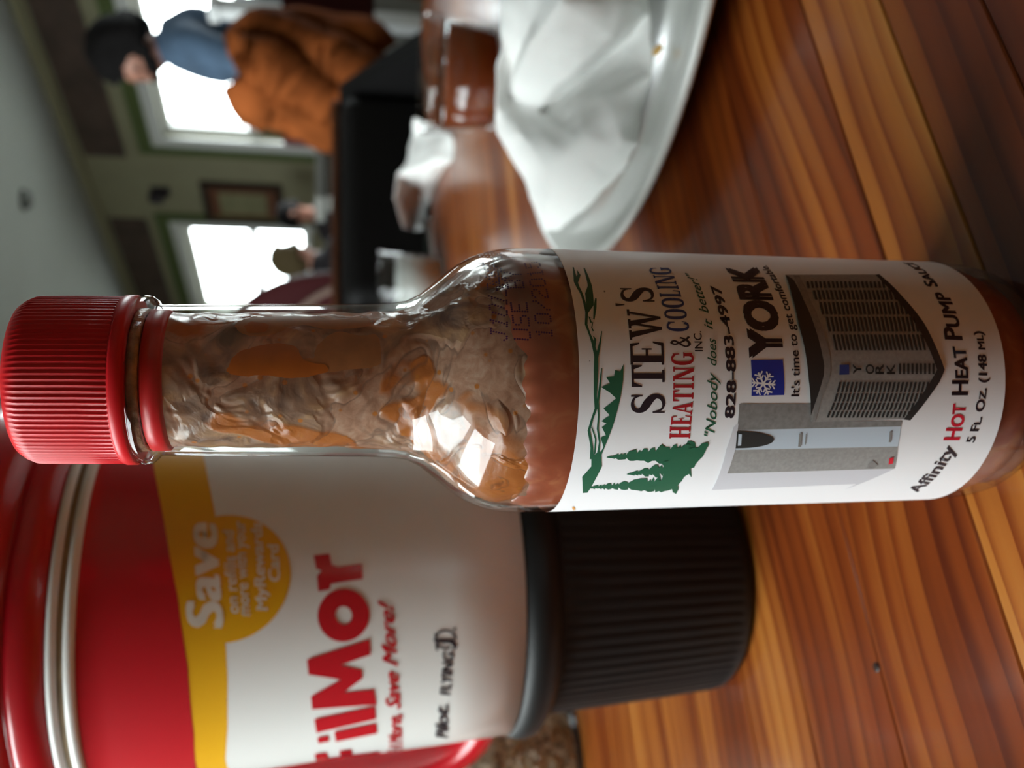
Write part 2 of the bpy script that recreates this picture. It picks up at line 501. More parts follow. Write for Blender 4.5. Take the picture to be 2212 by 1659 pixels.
def stroke(P, W, closed=False):
    """variable width polyline -> quads (verts, faces)"""
    P = [np.array(p, float) for p in P]; n = len(P); V = []; F = []
    for i in range(n):
        a = P[(i - 1) % n] if closed else P[max(i - 1, 0)]
        b = P[(i + 1) % n] if closed else P[min(i + 1, n - 1)]
        t = b - a; t = t / (np.linalg.norm(t) + 1e-12); nrm = np.array([-t[1], t[0]])
        w = W[i] if hasattr(W, '__len__') else W
        V += [tuple(P[i] + nrm * w / 2), tuple(P[i] - nrm * w / 2)]
    for i in range(n if closed else n - 1):
        j = (i + 1) % n
        F.append((2 * i, 2 * i + 1, 2 * j + 1, 2 * j))
    return V, F
def serif(ch):
    """a roman serif capital in a unit box -> verts, faces"""
    P = []
    R = lambda x0, y0, x1, y1: P.append(([(x0, y0), (x1, y0), (x1, y1), (x0, y1)], [(0, 1, 2, 3)]))
    Q = lambda *p: P.append((list(p), [tuple(range(len(p)))]))
    t = 0.075
    if ch == 'H':
        for x in (0.1, 0.66): R(x, 0, x + 0.24, 1); R(x - 0.1, 0, x + 0.34, t); R(x - 0.1, 1 - t, x + 0.34, 1)
        R(0.3, 0.46, 0.7, 0.55)
    elif ch == 'E':
        R(0.1, 0, 0.38, 1); R(0, 0, 0.92, t); R(0, 1 - t, 0.88, 1); R(0.38, 0.47, 0.68, 0.47 + t); R(0.62, 0.36, 0.68, 0.66)
        Q((0.92, 0), (0.98, 0.32), (0.91, 0.32), (0.75, 0)); Q((0.88, 1), (0.92, 0.72), (0.86, 0.72), (0.72, 1))
    elif ch == 'L':
        R(0.1, 0, 0.42, 1); R(0, 0, 0.9, t); R(0, 1 - t, 0.52, 1); Q((0.9, 0), (0.98, 0.34), (0.9, 0.34), (0.7, 0))
    elif ch == 'T':
        R(0.37, 0, 0.63, 1); R(0.22, 0, 0.78, t); R(0.03, 1 - t, 0.97, 1)
        Q((0, 1), (0, 0.68), (0.06, 0.68), (0.24, 1)); Q((1, 1), (1, 0.68), (0.94, 0.68), (0.76, 1))
    elif ch == 'I':
        R(0.25, 0, 0.75, 1); R(0, 0, 1, t); R(0, 1 - t, 1, 1)
    elif ch == 'N':
        R(0.12, 0, 0.22, 1); R(0.8, 0, 0.9, 1); Q((0.06, 1), (0.34, 1), (0.9, 0), (0.68, 0))
        R(0, 0, 0.36, t); R(0, 1 - t, 0.3, 1); R(0.66, 1 - t, 1, 1)
    elif ch == 'A':
        Q((0.1, 0), (0.2, 0), (0.53, 0.94), (0.45, 1)); Q((0.45, 1), (0.6, 1), (0.95, 0), (0.66, 0)); R(0.28, 0.3, 0.76, 0.38)
        R(0, 0, 0.34, t); R(0.56, 0, 1, t)
    elif ch == 'W':
        Q((0.05, 1), (0.24, 1), (0.41, 0), (0.32, 0)); Q((0.32, 0), (0.40, 0), (0.56, 0.9), (0.49, 0.9))
        Q((0.42, 1), (0.60, 1), (0.76, 0), (0.68, 0)); Q((0.68, 0), (0.75, 0), (0.94, 1), (0.86, 1))
        R(0, 1 - t, 0.3, 1); R(0.36, 1 - t, 0.66, 1); R(0.78, 1 - t, 1.0, 1)
    elif ch == "'":
        Q((0.1, 1), (0.9, 1), (0.6, 0), (0.4, 0))
    elif ch in 'OCG':
        n = 28; a0, a1 = (0, 2 * math.pi) if ch == 'O' else (math.radians(48), math.radians(318))
        C, W = [], []
        for i in range(n + 1):
            a = a0 + (a1 - a0) * i / n
            w = 0.085 + 0.2 * abs(math.cos(a)) ** 1.3
            if ch != 'O' and (i < 4): w = 0.12
            C.append((0.5 + (0.5 - w / 2) * math.cos(a), 0.5 + (0.515 - 0.04) * math.sin(a))); W.append(w)
        P.append(stroke(C, W))
        if ch != 'O': Q((0.78, 0.95), (0.9, 0.95), (0.9, 0.64), (0.82, 0.64))
        if ch == 'G': R(0.68, 0.05, 0.94, 0.44); R(0.55, 0.40, 1.0, 0.46)
        if ch == 'C': Q((0.78, 0.05), (0.9, 0.3), (0.95, 0.3), (0.86, 0.08))
    elif ch == 'S':
        K = [(0.84, 0.76), (0.74, 0.90), (0.50, 0.96), (0.24, 0.90), (0.17, 0.75), (0.28, 0.62), (0.52, 0.52), (0.74, 0.40), (0.83, 0.26), (0.74, 0.10), (0.48, 0.04), (0.24, 0.10), (0.12, 0.28)]
        C = [(p.x, p.y) for p in spline([Vector((*k, 0)) for k in K], 4)]
        n = len(C); W = [0.07 + 0.19 * math.exp(-((i / (n - 1) - 0.5) / 0.2) ** 2) + 0.05 * math.exp(-((i / (n - 1) - 0.3) / 0.1) ** 2) + 0.05 * math.exp(-((i / (n - 1) - 0.7) / 0.1) ** 2) for i in range(n)]
        P.append(stroke(C, W)); Q((0.80, 1), (0.88, 1), (0.88, 0.66), (0.82, 0.66)); Q((0.07, 0), (0.14, 0), (0.14, 0.36), (0.07, 0.36))
    elif ch == '&':
        K = [(1.0, 0.02), (0.72, 0.2), (0.42, 0.55), (0.28, 0.8), (0.42, 0.97), (0.6, 0.85), (0.5, 0.66), (0.2, 0.42), (0.1, 0.2), (0.3, 0.03), (0.6, 0.12), (0.82, 0.36), (0.9, 0.5)]
        C = [(p.x, p.y) for p in spline([Vector((*k, 0)) for k in K], 4)]
        P.append(stroke(C, [0.14] * len(C)))
    V, F = [], []
    for v, f in P:
        k = len(V); V += v; F += [tuple(i + k for i in q) for q in f]
    return V, F
def serif_word(items, surf, m, parent, layer=2, name='lettering'):
    """items: (char, base-left px, base-right px, cap-left px)"""
    VV, FF = [], []
    for ch, b0, b1, c0 in items:
        V, F = serif(ch)
        q0, q1, qc = (np.array(surf.hit(*p)) for p in (b0, b1, c0))
        k = len(VV)
        VV += [tuple(q0 + v[0] * (q1 - q0) + v[1] * (qc - q0)) for v in V]
        FF += [tuple(i + k for i in f) for f in F]
    return decal(name, surf, None, m, parent, layer, tris=(VV, FF))


# ================================================================== the room
FLOOR = -CZ
CEIL = 2.07
U0, U1, W0, W1 = -0.66, 5.0, -2.6, 10.6
struct(link('floor', *rbox(U0 - .2, U1 + .2, W0 - .2, W1 + .2, FLOOR - 0.1, FLOOR), 'floor_wood'))
struct(link('ceiling', *rbox(U0 - .2, U1 + .2, W0 - .2, W1 + .2, CEIL, CEIL + 0.1), 'ceiling_paint'))
def wall_u(name, u0, u1, holes, m):
    """wall along w with window holes (w0, w1, z0, z1)"""
    parts = []; w = W0
    for (a, b, c, d) in sorted(holes):
        parts.append(rbox(u0, u1, w, a, FLOOR, CEIL)); parts.append(rbox(u0, u1, a, b, FLOOR, c)); parts.append(rbox(u0, u1, a, b, d, CEIL)); w = b
    parts.append(rbox(u0, u1, w, W1, FLOOR, CEIL))
    return struct(link(name, *join(parts), m))
RH = [(1.30, 2.86, 0.10, 1.32), (4.10, 5.70, 0.10, 1.32), (6.92, 8.50, 0.22, 1.36)]  # first opening lies out of view, added for its daylight
LH = [(0.02, 1.35, 0.30, 1.66), (2.2, 3.5, 0.30, 1.66)]
WR = wall_u('wall_right', U1, U1 + 0.18, RH, 'cream_wall')
WL = wall_u('wall_left', U0 - 0.18, U0, LH, 'cream_wall')
struct(link('wall_far', *rbox(U0 - .18, U1 + .18, W1, W1 + .18, FLOOR, CEIL), 'cream_wall'))
struct(link('wall_back', *rbox(U0 - .18, U1 + .18, W0 - .18, W0, FLOOR, CEIL), 'cream_wall'))

def portal(u, w0, w1, z0, z1, inward):
    ld = bpy.data.lights.new('daylight', 'AREA'); ld.shape = 'RECTANGLE'; ld.size = w1 - w0; ld.size_y = z1 - z0
    lo = bpy.data.objects.new('daylight', ld); COL.objects.link(lo)
    ld.cycles.is_portal = True
    z = -(D2 * inward)                       # area lights shine along local -Z
    x = D1; y = z.cross(x)
    c = RW(u, (w0 + w1) / 2, (z0 + z1) / 2)
    lo.matrix_world = Matrix(((x.x, y.x, z.x, c.x), (x.y, y.y, z.y, c.y), (x.z, y.z, z.z, c.z), (0, 0, 0, 1)))
def window(name, ui, uo, hole, mull, inward):
    w0, w1, z0, z1 = hole
    s = 1 if uo > ui else -1
    t = 0.055
    a, b = ui + s * 0.05, ui + s * 0.11
    lo, hi = min(a, b), max(a, b)
    fr = join([rbox(lo, hi, w0, w0 + t, z0, z1), rbox(lo, hi, w1 - t, w1, z0, z1), rbox(lo, hi, w0 + t, w1 - t, z0, z0 + t), rbox(lo, hi, w0 + t, w1 - t, z1 - t, z1)])
    o = struct(link(name, *fr, 'white_paint'))
    link('mullion', *rbox(lo, hi, w0 + t, w1 - t, mull - .04, mull + .04), 'white_paint', o)
    mid = (lo + hi) / 2
    for c, d in ((z0 + t, mull - .04), (mull + .04, z1 - t)):
        link('pane', *rbox(mid - .002, mid + .002, w0 + t, w1 - t, c, d), 'pane_glass', o)
    i0, i1 = (ui - 0.06, ui + 0.05) if s > 0 else (ui - 0.05, ui + 0.06)
    link('window_sill', *rbox(i0, i1, w0 - 0.03, w1 + 0.03, z0 - 0.03, z0 - 0.001), 'white_paint', o)
    portal(uo + s * 0.02, w0, w1, z0, z1, inward)
    return o
k = 1
for h in RH:
    window('window_%d' % k, U1, U1 + 0.18, h, h[2] + 0.52, -1); k += 1
for h in LH:
    window('window_%d' % k, U0, U0 - 0.18, h, h[2] + 0.66, 1); k += 1
# trim on the window wall: cornice, green frames, dark panels over the windows
link('cornice', *rbox(U1 - 0.05, U1, W0, W1, CEIL - 0.07, CEIL - 0.001), 'cream_wall', WR)
for (a, b, c, d) in RH:
    for bx in ((a - .20, b + .20, d + .10, d + .21), (a - .20, a - .11, c - .05, d + .10), (b + .11, b + .20, c - .05, d + .10)):
        link('frame_trim', *rbox(U1 - 0.03, U1, *bx), 'green_trim', WR)
    for bx in ((a - .11, b + .11, d, d + .10), (a - .11, a, c - .05, d), (b, b + .11, c - .05, d)):
        link('window_casing', *rbox(U1 - 0.022, U1, *bx), 'white_paint', WR)
for (a, b) in ((1.0, 3.2), (3.75, 5.97), (6.82, 9.0)):
    link('panel', *rbox(U1 - 0.02, U1, a, b, 1.65, 1.97), 'brown_panel', WR)
link('wainscot', *rbox(U1 - 0.03, U1, W0, W1, FLOOR, 0.02), 'grey_wall', WR)
# unseen pavement outside, pale grey so it bounces daylight up to the ceiling
struct(link('ground', *rbox(-22, 26, -16, 26, FLOOR - 0.5, FLOOR - 0.3), 'pavement'))

# things on the window wall
pf = thing('picture_frame', RW(U1 - 0.03, 6.52, 0.42), 'dark wood framed picture hanging between the two windows', 'picture')
a, b, c, d = 6.24, 6.80, 0.43, 1.12
link('frame', *join([rbox(U1 - .035, U1 - .001, a, b, c, c + .06), rbox(U1 - .035, U1 - .001, a, b, d - .06, d), rbox(U1 - .035, U1 - .001, a, a + .06, c + .06, d - .06), rbox(U1 - .035, U1 - .001, b - .06, b, c + .06, d - .06)]), mat('frame_wood', (0.03, 0.014, 0.01), 0.5), pf)
link('mat_board', *rbox(U1 - .02, U1 - .002, a + .06, b - .06, c + .06, d - .06), mat('mat_orange', (0.16, 0.06, 0.03), 0.8), pf)
link('print', *rbox(U1 - .026, U1 - .0205, a + .13, b - .13, c + .14, d - .14), mat('print_olive', (0.24, 0.23, 0.13), 0.8, var=0.2, vscale=9), pf)
ws = thing('wall_sconce', RW(U1 - 0.05, 6.40, 1.40), 'small black wall sconce above the framed picture', 'sconce')
link('back_plate', *rbox(U1 - .015, U1 - .001, 6.35, 6.45, 1.38, 1.54), 'ink_black', ws)
link('arm', *tube([RW(U1 - .015, 6.40, 1.42), RW(U1 - .07, 6.40, 1.40), RW(U1 - .09, 6.40, 1.44)], 0.01), 'ink_black', ws)
cc = RW(U1 - .09, 6.40, 0)
link('lamp_shade', *lathe([(.03, CZ + 1.43), (.055, CZ + 1.45), (.045, CZ + 1.54), (.025, CZ + 1.55)], 20, (cc.x, cc.y)), 'ink_black', ws, smooth=True)
cp = atZ(50, 430, CZ + CEIL)
sd = thing('smoke_detector', cp, 'small dark round detector on the pale ceiling', 'detector')
link('housing', *lathe([(0, CZ + CEIL - .055), (.05, CZ + CEIL - .05), (.07, CZ + CEIL - .02), (.075, CZ + CEIL - .001)], 24, (cp.x, cp.y)), mat('detector_grey', (0.12, 0.13, 0.13), 0.5), sd, smooth=True)

# ================================================================== the table
tw = [-0.30, -0.262, -0.226, -0.19, -0.15, -0.118, -0.08, -0.045, -0.01, 0.028, 0.062, 0.1005, 0.1238, 0.1490, 0.1935, 0.2325, 0.268, 0.309, 0.345, 0.388, 0.42, 0.465, 0.50, 0.546, 0.58, 0.625, 0.66, 0.70, 0.742, 0.78, 0.826, 0.86, 0.90]
tones = {0.028: 0.12, 0.062: 0.10, 0.1005: 0.13, 0.1238: -0.27, 0.1490: 0.10, 0.1935: 0.12, 0.2325: 0.03, 0.268: 0.10, 0.309: 0.02}
TU0, TU1 = -0.60, 1.02
TT = thing('dining_table', RW(0.2, 0.3, FLOOR), 'varnished orange pine table of narrow glued boards under the sauce bottle', 'table')
rnd = random.Random(3)
for i in range(len(tw) - 1):
    a, b = tw[i], tw[i + 1]
    c = RW((TU0 + TU1) / 2, (a + b) / 2, TZ - CZ - 0.02)
    v, f = box((-(TU1 - TU0) / 2, -(b - a) / 2 + 0.00012, -0.02), (TU1 - TU0, 0, 0), (0, b - a - 0.00024, 0), (0, 0, 0.04))
    me = bpy.data.meshes.new('plank'); me.from_pydata(v, [], f); me.materials.append(WOOD)
    o = bpy.data.objects.new('plank', me); COL.objects.link(o)
    o.parent = TT; o.location = c - ORG[TT.name]; o.rotation_euler = (0, 0, TH)
    o['tone'] = float(tones.get(a, rnd.uniform(-0.10, 0.12)))
    bevel(o, 0.0004, 1)
for (u, w) in ((-0.5, -0.2), (0.92, -0.2), (-0.5, 0.8), (0.92, 0.8)):
    link('leg', *rbox(u - .04, u + .04, w - .04, w + .04, FLOOR, TZ - CZ - 0.0401), 'dark_wood', TT)
kp = atZ(1893, 1441)
link('knot_hole', *lathe([(0, TZ + .0003), (.0009, TZ + .0003), (.0012, TZ + .0001)], 12, (kp.x, kp.y)), 'knot', TT)

# ================================================================== plate and napkin
PC = (0.2005, 0.360); PR = 0.1470; RZ = TZ + 0.018
PL = thing('dinner_plate', (PC[0], PC[1], TZ), 'white glazed dinner plate holding a crumpled paper napkin', 'plate')
prof = [(0, TZ + .004), (.084, TZ + .004), (.090, TZ + .0001), (.095, TZ + .0001), (.099, TZ + .004), (.128, TZ + .0115), (PR - .002, RZ - .004), (PR, RZ - .002), (PR - .0008, RZ), (PR - .004, RZ), (.128, TZ + .0145), (.104, TZ + .0085), (.085, TZ + .0072), (0, TZ + .0072)]
link('dish', *lathe(prof, 128, PC), 'china', PL, smooth=True)
cr = atZ(1427, 108, TZ + .0115)
tag(link('bread_crumb', *ellipsoid((cr.x, cr.y, cr.z + .0012), .0016, .0042, .0013, 10, 8, lambda d, q: q * (1 + .25 * noise.noise(d * 3))), 'crumb', smooth=True), 'tiny golden crumb on the plate rim beside the napkin', 'crumb')

def napkin(name, pts, tris, label, levels=4, amp=0.0016, fr=60, seed=0, crease=None):
    bm = bmesh.new()
    vs = [bm.verts.new(p) for p in pts]
    for t in tris: bm.faces.new([vs[i] for i in t])
    bmesh.ops.recalc_face_normals(bm, faces=bm.faces)
    bm.edges.ensure_lookup_table()
    for _ in range(levels):
        bmesh.ops.subdivide_edges(bm, edges=bm.edges[:], cuts=1, use_grid_fill=True)
        bmesh.ops.smooth_vert(bm, verts=[v for v in bm.verts if not v.is_boundary], factor=0.34, use_axis_x=True, use_axis_y=True, use_axis_z=True)
    bm.normal_update()
    for v in bm.verts:
        p = v.co * fr + Vector((seed, seed * 2, 0))
        k = noise.noise(p) + 0.5 * noise.noise(p * 2.3) + 0.8 * (0.5 - abs(noise.noise(p * 0.6)))
        v.co += v.normal * amp * k
    for v in bm.verts:                                      # rest on the plate
        r = math.hypot(v.co.x - PC[0], v.co.y - PC[1])
        if r < PR: v.co.z = max(v.co.z, TZ + float(np.interp(r, [0, .085, .104, .128, PR - .004, PR], [.0072, .0072, .0085, .0145, .018, .018])) + .0012)
    bm.verts.index_update()
    V = [tuple(v.co) for v in bm.verts]; F = [[v.index for v in f.verts] for f in bm.faces]
    bm.free()
    o = link(name, V, F, 'white_paper', smooth=True)
    s = o.modifiers.new('thick', 'SOLIDIFY'); s.thickness = 0.0006; s.offset = -1
    return tag(o, label, 'napkin')
def Pz(x, y, h): 
    v = atZ(x, y, TZ + h); return tuple(v)
NP = [Pz(1092, -230, .050), Pz(1084, 0, .058), Pz(1082, 101, .056), Pz(1069, 203, .054), Pz(1074, 287, .048), Pz(1128, 381, .034), Pz(1176, 500, .0215),        # 0-6 far edge
      Pz(1209, 496, .019), Pz(1286, 429, .0150), Pz(1347, 368, .0125), Pz(1381, 311, .0115), Pz(1384, 236, .0112), Pz(1408, 162, .0115), Pz(1413, 111, .0118), Pz(1404, 30, .0130), Pz(1380, -200, .016),  # 7-15 near edge
      Pz(1155, 236, .034), Pz(1253, 145, .034), Pz(1330, 84, .029), Pz(1391, 12, .022), Pz(1385, -190, .024),   # 16-20 flap edge over
      Pz(1160, 243, .0325), Pz(1258, 160, .020), Pz(1334, 98, .016), Pz(1388, 40, .0145),    # 21-24 under flap
      Pz(1111, 135, .046), Pz(1097, 209, .044), Pz(1185, 7, .052), Pz(1190, -225, .046),        # 25-28 groove
      Pz(1125, 120, .052), Pz(1200, 0, .058), Pz(1210, -215, .051), # 29-31 flap ridge
      Pz(1320, 203, .026), Pz(1354, 311, .018), Pz(1255, 300, .034), Pz(1190, 350, .037), Pz(1270, 400, .022), Pz(1120, 290, .044), Pz(1215, 80, .047)] # 32-38
NT = [(0, 1, 27, 28), (1, 2, 25, 27), (2, 3, 26, 25), (3, 4, 37, 26), (26, 37, 16), (28, 27, 30, 31), (27, 25, 29, 30), (25, 26, 29), (26, 16, 29),
      (29, 16, 17, 38), (29, 38, 30), (30, 38, 17, 18), (30, 18, 19), (30, 19, 20, 31),
      (16, 21, 22, 17), (17, 22, 23, 18), (18, 23, 24, 19), (19, 24, 14, 20), (20, 14, 15),
      (21, 32, 22), (22, 32, 12, 23), (23, 12, 13), (23, 13, 24), (24, 13, 14), (16, 37, 35, 34), (16, 34, 21), (21, 34, 32), (32, 34, 33), (32, 33, 11, 12), (33, 10, 11),
      (33, 34, 36), (33, 36, 9, 10), (36, 8, 9), (34, 35, 36), (35, 6, 7, 36), (36, 7, 8), (37, 4, 5, 35), (35, 5, 6)]
napkin('paper_napkin', NP, NT, 'crumpled white paper napkin heaped on the dinner plate', 4, 0.0011, 75)

# ================================================================== things at the far side of the table
FN = [Pz(979, 292, .001), Pz(977, 345, .001), Pz(955, 374, .001), Pz(935, 412, .001), Pz(925, 441, .001), Pz(915, 494, .001), Pz(897, 497, .012),
      (0,) * 3, (0,) * 3, (0,) * 3, (0,) * 3, (0,) * 3, (0,) * 3, (0,) * 3, (0,) * 3]
F0 = 0.97
for i, (x, y, dF) in enumerate([(872, 490, .04), (851, 429, .05), (859, 374, .04), (880, 345, .03), (887, 301, .03), (895, 253, .0), (938, 272, -.02), (915, 360, -.03)]):
    FN[7 + i] = tuple(atF(x, y, F0 + dF))
napkin('paper_napkin', FN, [(0, 1, 14, 13), (1, 2, 14), (2, 3, 14), (3, 4, 9, 14), (4, 5, 8, 9), (5, 6, 7, 8), (9, 10, 14), (10, 11, 13, 14), (11, 12, 13)],
       'crumpled white paper napkin standing beside the tea glass at the table end', 4, 0.003, 40, 5)

gc = atF(1010, 166, 0.66)
gx, gy = gc.x, gc.y
TG = thing('tea_glass', (gx, gy, TZ), 'short clear glass of brown tea behind the plate', 'glass')
gh = 0.058
link('tumbler', *lathe([(0, TZ + .0002), (.036, TZ + .0002), (.0385, TZ + .003), (.0445, TZ + gh), (.0440, TZ + gh + .0006), (.0428, TZ + gh), (.0372, TZ + .008), (.034, TZ + .006), (0, TZ + .006)], 48, (gx, gy)), 'thin_glass', TG, smooth=True)
link('drink', *lathe([(0, TZ + .0065), (.034, TZ + .0065), (.0368, TZ + .0085), (.0405, TZ + .043), (0, TZ + .043)], 48, (gx, gy)), 'tea', TG, smooth=True)
for i in range(5):
    a = i * 1.3
    q = Vector((gx + .02 * math.cos(a), gy + .02 * math.sin(a), TZ + .046 + .002 * (i % 2)))
    bevel(link('ice_cube', *box(q - Vector((.009, .009, .008)), (.018, .003, .001), (-.003, .018, .002), (0, -.002, .016)), 'thin_glass', TG), .002, 2)

# phone and water glass at the far left of the table
pa, pb = atZ(952, 578), atZ(938, 470)
ax = (pb - pa).normalized(); ay = Vector((-ax.y, ax.x, 0))
ph = thing('smartphone', tuple(pa), 'dark phone with pale metal edge lying by the standing napkin', 'phone')
L = (pb - pa).length
bevel(link('case', *box(pa + Vector((0, 0, .0003)), ax * L, ay * .075, (0, 0, .009)), 'steel', ph), .003, 3)
link('screen', *box(pa + ax * .008 + ay * .006 + Vector((0, 0, .0093)), ax * (L - .016), ay * .063, (0, 0, .0006)), 'dark_screen', ph)
wc = atF(960, 612, 0.99)
WG = thing('water_glass', (wc.x, wc.y, TZ), 'clear tumbler of water at the table end beside the phone', 'glass')
link('tumbler', *lathe([(0, TZ + .0002), (.028, TZ + .0002), (.030, TZ + .003), (.036, TZ + .075), (.0352, TZ + .0755), (.0345, TZ + .075), (.0285, TZ + .008), (0, TZ + .008)], 40, (wc.x, wc.y)), 'thin_glass', WG, smooth=True)
link('water', *lathe([(0, TZ + .0085), (.0284, TZ + .0085), (.0325, TZ + .055), (0, TZ + .055)], 40, (wc.x, wc.y)), mat('cloudy_water', (0.62, 0.64, 0.60), 0.15), WG, smooth=True)

# ================================================================== spice jar at the left
jf = atZ(1264, 1640); JR = 0.036
dv = Vector((jf.x, jf.y, 0)).normalized()
jc = Vector((jf.x, jf.y, 0)) + dv * JR
JR2 = JR - .0028
SJ = thing('spice_jar', (jc.x, jc.y, TZ), 'clear glass jar of coarse tan pepper and salt behind the red mug', 'jar')
link('jar_glass', *lathe([(0, TZ + .0002), (JR - .003, TZ + .0002), (JR, TZ + .003), (JR, TZ + .085), (JR - .006, TZ + .093), (JR - .006, TZ + .102)], 48, (jc.x, jc.y), close=False), 'thin_glass', SJ, smooth=True)
link('lid', *lathe([(JR - .005, TZ + .095), (JR - .004, TZ + .096), (JR - .004, TZ + .112), (JR - .007, TZ + .116), (0, TZ + .117)], 48, (jc.x, jc.y)), 'steel', SJ, smooth=True)
gv, gf = [], []
gm = []
rg = random.Random(11)
for i in range(5200):
    z = TZ + .004 + rg.random() ** 1.0 * .074
    a = rg.random() * 6.283
    rr = JR2 * (1 - 0.12 * rg.random())
    c = Vector((jc.x + rr * math.sin(a), jc.y - rr * math.cos(a), z))
    s = rg.uniform(.0007, .0017)
    k = len(gv)
    q = Matrix.Rotation(rg.random() * 6, 3, Vector((rg.random() - .5, rg.random() - .5, rg.random() - .5)).normalized())
    for e in ((1, 0, 0), (-1, 0, 0), (0, 1, 0), (0, -1, 0), (0, 0, 1), (0, 0, -1)):
        gv.append(tuple(c + q @ (Vector(e) * s * rg.uniform(.7, 1.3))))
    fs = [(0, 2, 4), (2, 1, 4), (1, 3, 4), (3, 0, 4), (2, 0, 5), (1, 2, 5), (3, 1, 5), (0, 3, 5)]
    gf += [tuple(k + t for t in f) for f in fs]
    mi = rg.choices((0, 1, 2), (.40, .48, .12))[0]
    gm += [mi] * 8
mat('grain_tan', (0.46, 0.36, 0.20), 0.7); mat('grain_cream', (0.75, 0.70, 0.55), 0.6); mat('grain_brown', (0.16, 0.10, 0.045), 0.7)
gr = link('spice_grains', gv, gf, None, SJ, mats=['grain_tan', 'grain_cream', 'grain_brown'], fm=gm)
gr['kind'] = 'stuff'
link('spice_core', *lathe([(0, TZ + .003), (JR2 * .9, TZ + .003), (JR2 * .9, TZ + .077), (0, TZ + .079)], 32, (jc.x, jc.y)), 'grain_cream', SJ, smooth=True)

# ================================================================== hot sauce bottle
BC = (0.00066, 0.1502)
bz = lambda mm: CZ + mm / 1000.0
BP = [(27.6, 12.35), (25.0, 12.5), (8.9, 12.85), (1.6, 13.0), (-6, 13.2), (-10, 13.4), (-12.6, 13.8), (-14.9, 14.95), (-16.7, 16.4), (-18.5, 17.9), (-20.1, 19.3), (-21.6, 20.4), (-23.2, 21.35), (-24.7, 22.0), (-26.3, 22.6), (-27.9, 22.98), (-29.5, 23.2), (-31.2, 23.35), (-36, 23.4), (-60, 23.38), (-90, 23.36), (-114, 23.34), (-119.5, 23.1), (-123, 22.4), (-125.6, 21.2), (-127.2, 19.8), (-127.95, 18.0)]
_z = [p[0] for p in BP][::-1]; _r = [p[1] for p in BP][::-1]
def brad(z):
    return float(np.interp((z - CZ) * 1000, _z, _r)) / 1000
SB = thing('sauce_bottle', (BC[0], BC[1], TZ), 'red-capped glass hot sauce bottle with a white heating company label', 'bottle')
NS = 96
# outer glass with the collar ring and thread finish
col = [(36, 10.8), (31.9, 10.8), (31.5, 12.2), (31.0, 13.1), (30.2, 13.75), (29.3, 13.9), (28.6, 13.7), (28.0, 13.2), (27.6, 12.6), (27.1, 12.4)]
outer = [(r / 1000, bz(z)) for z, r in col] + [(r / 1000, bz(z)) for z, r in BP[1:]] + [(.012, TZ + .0012), (0, TZ + .003)]
GL = link('glass_body', *lathe(outer, NS, BC, close=False), 'bottle_glass', SB, smooth=True)

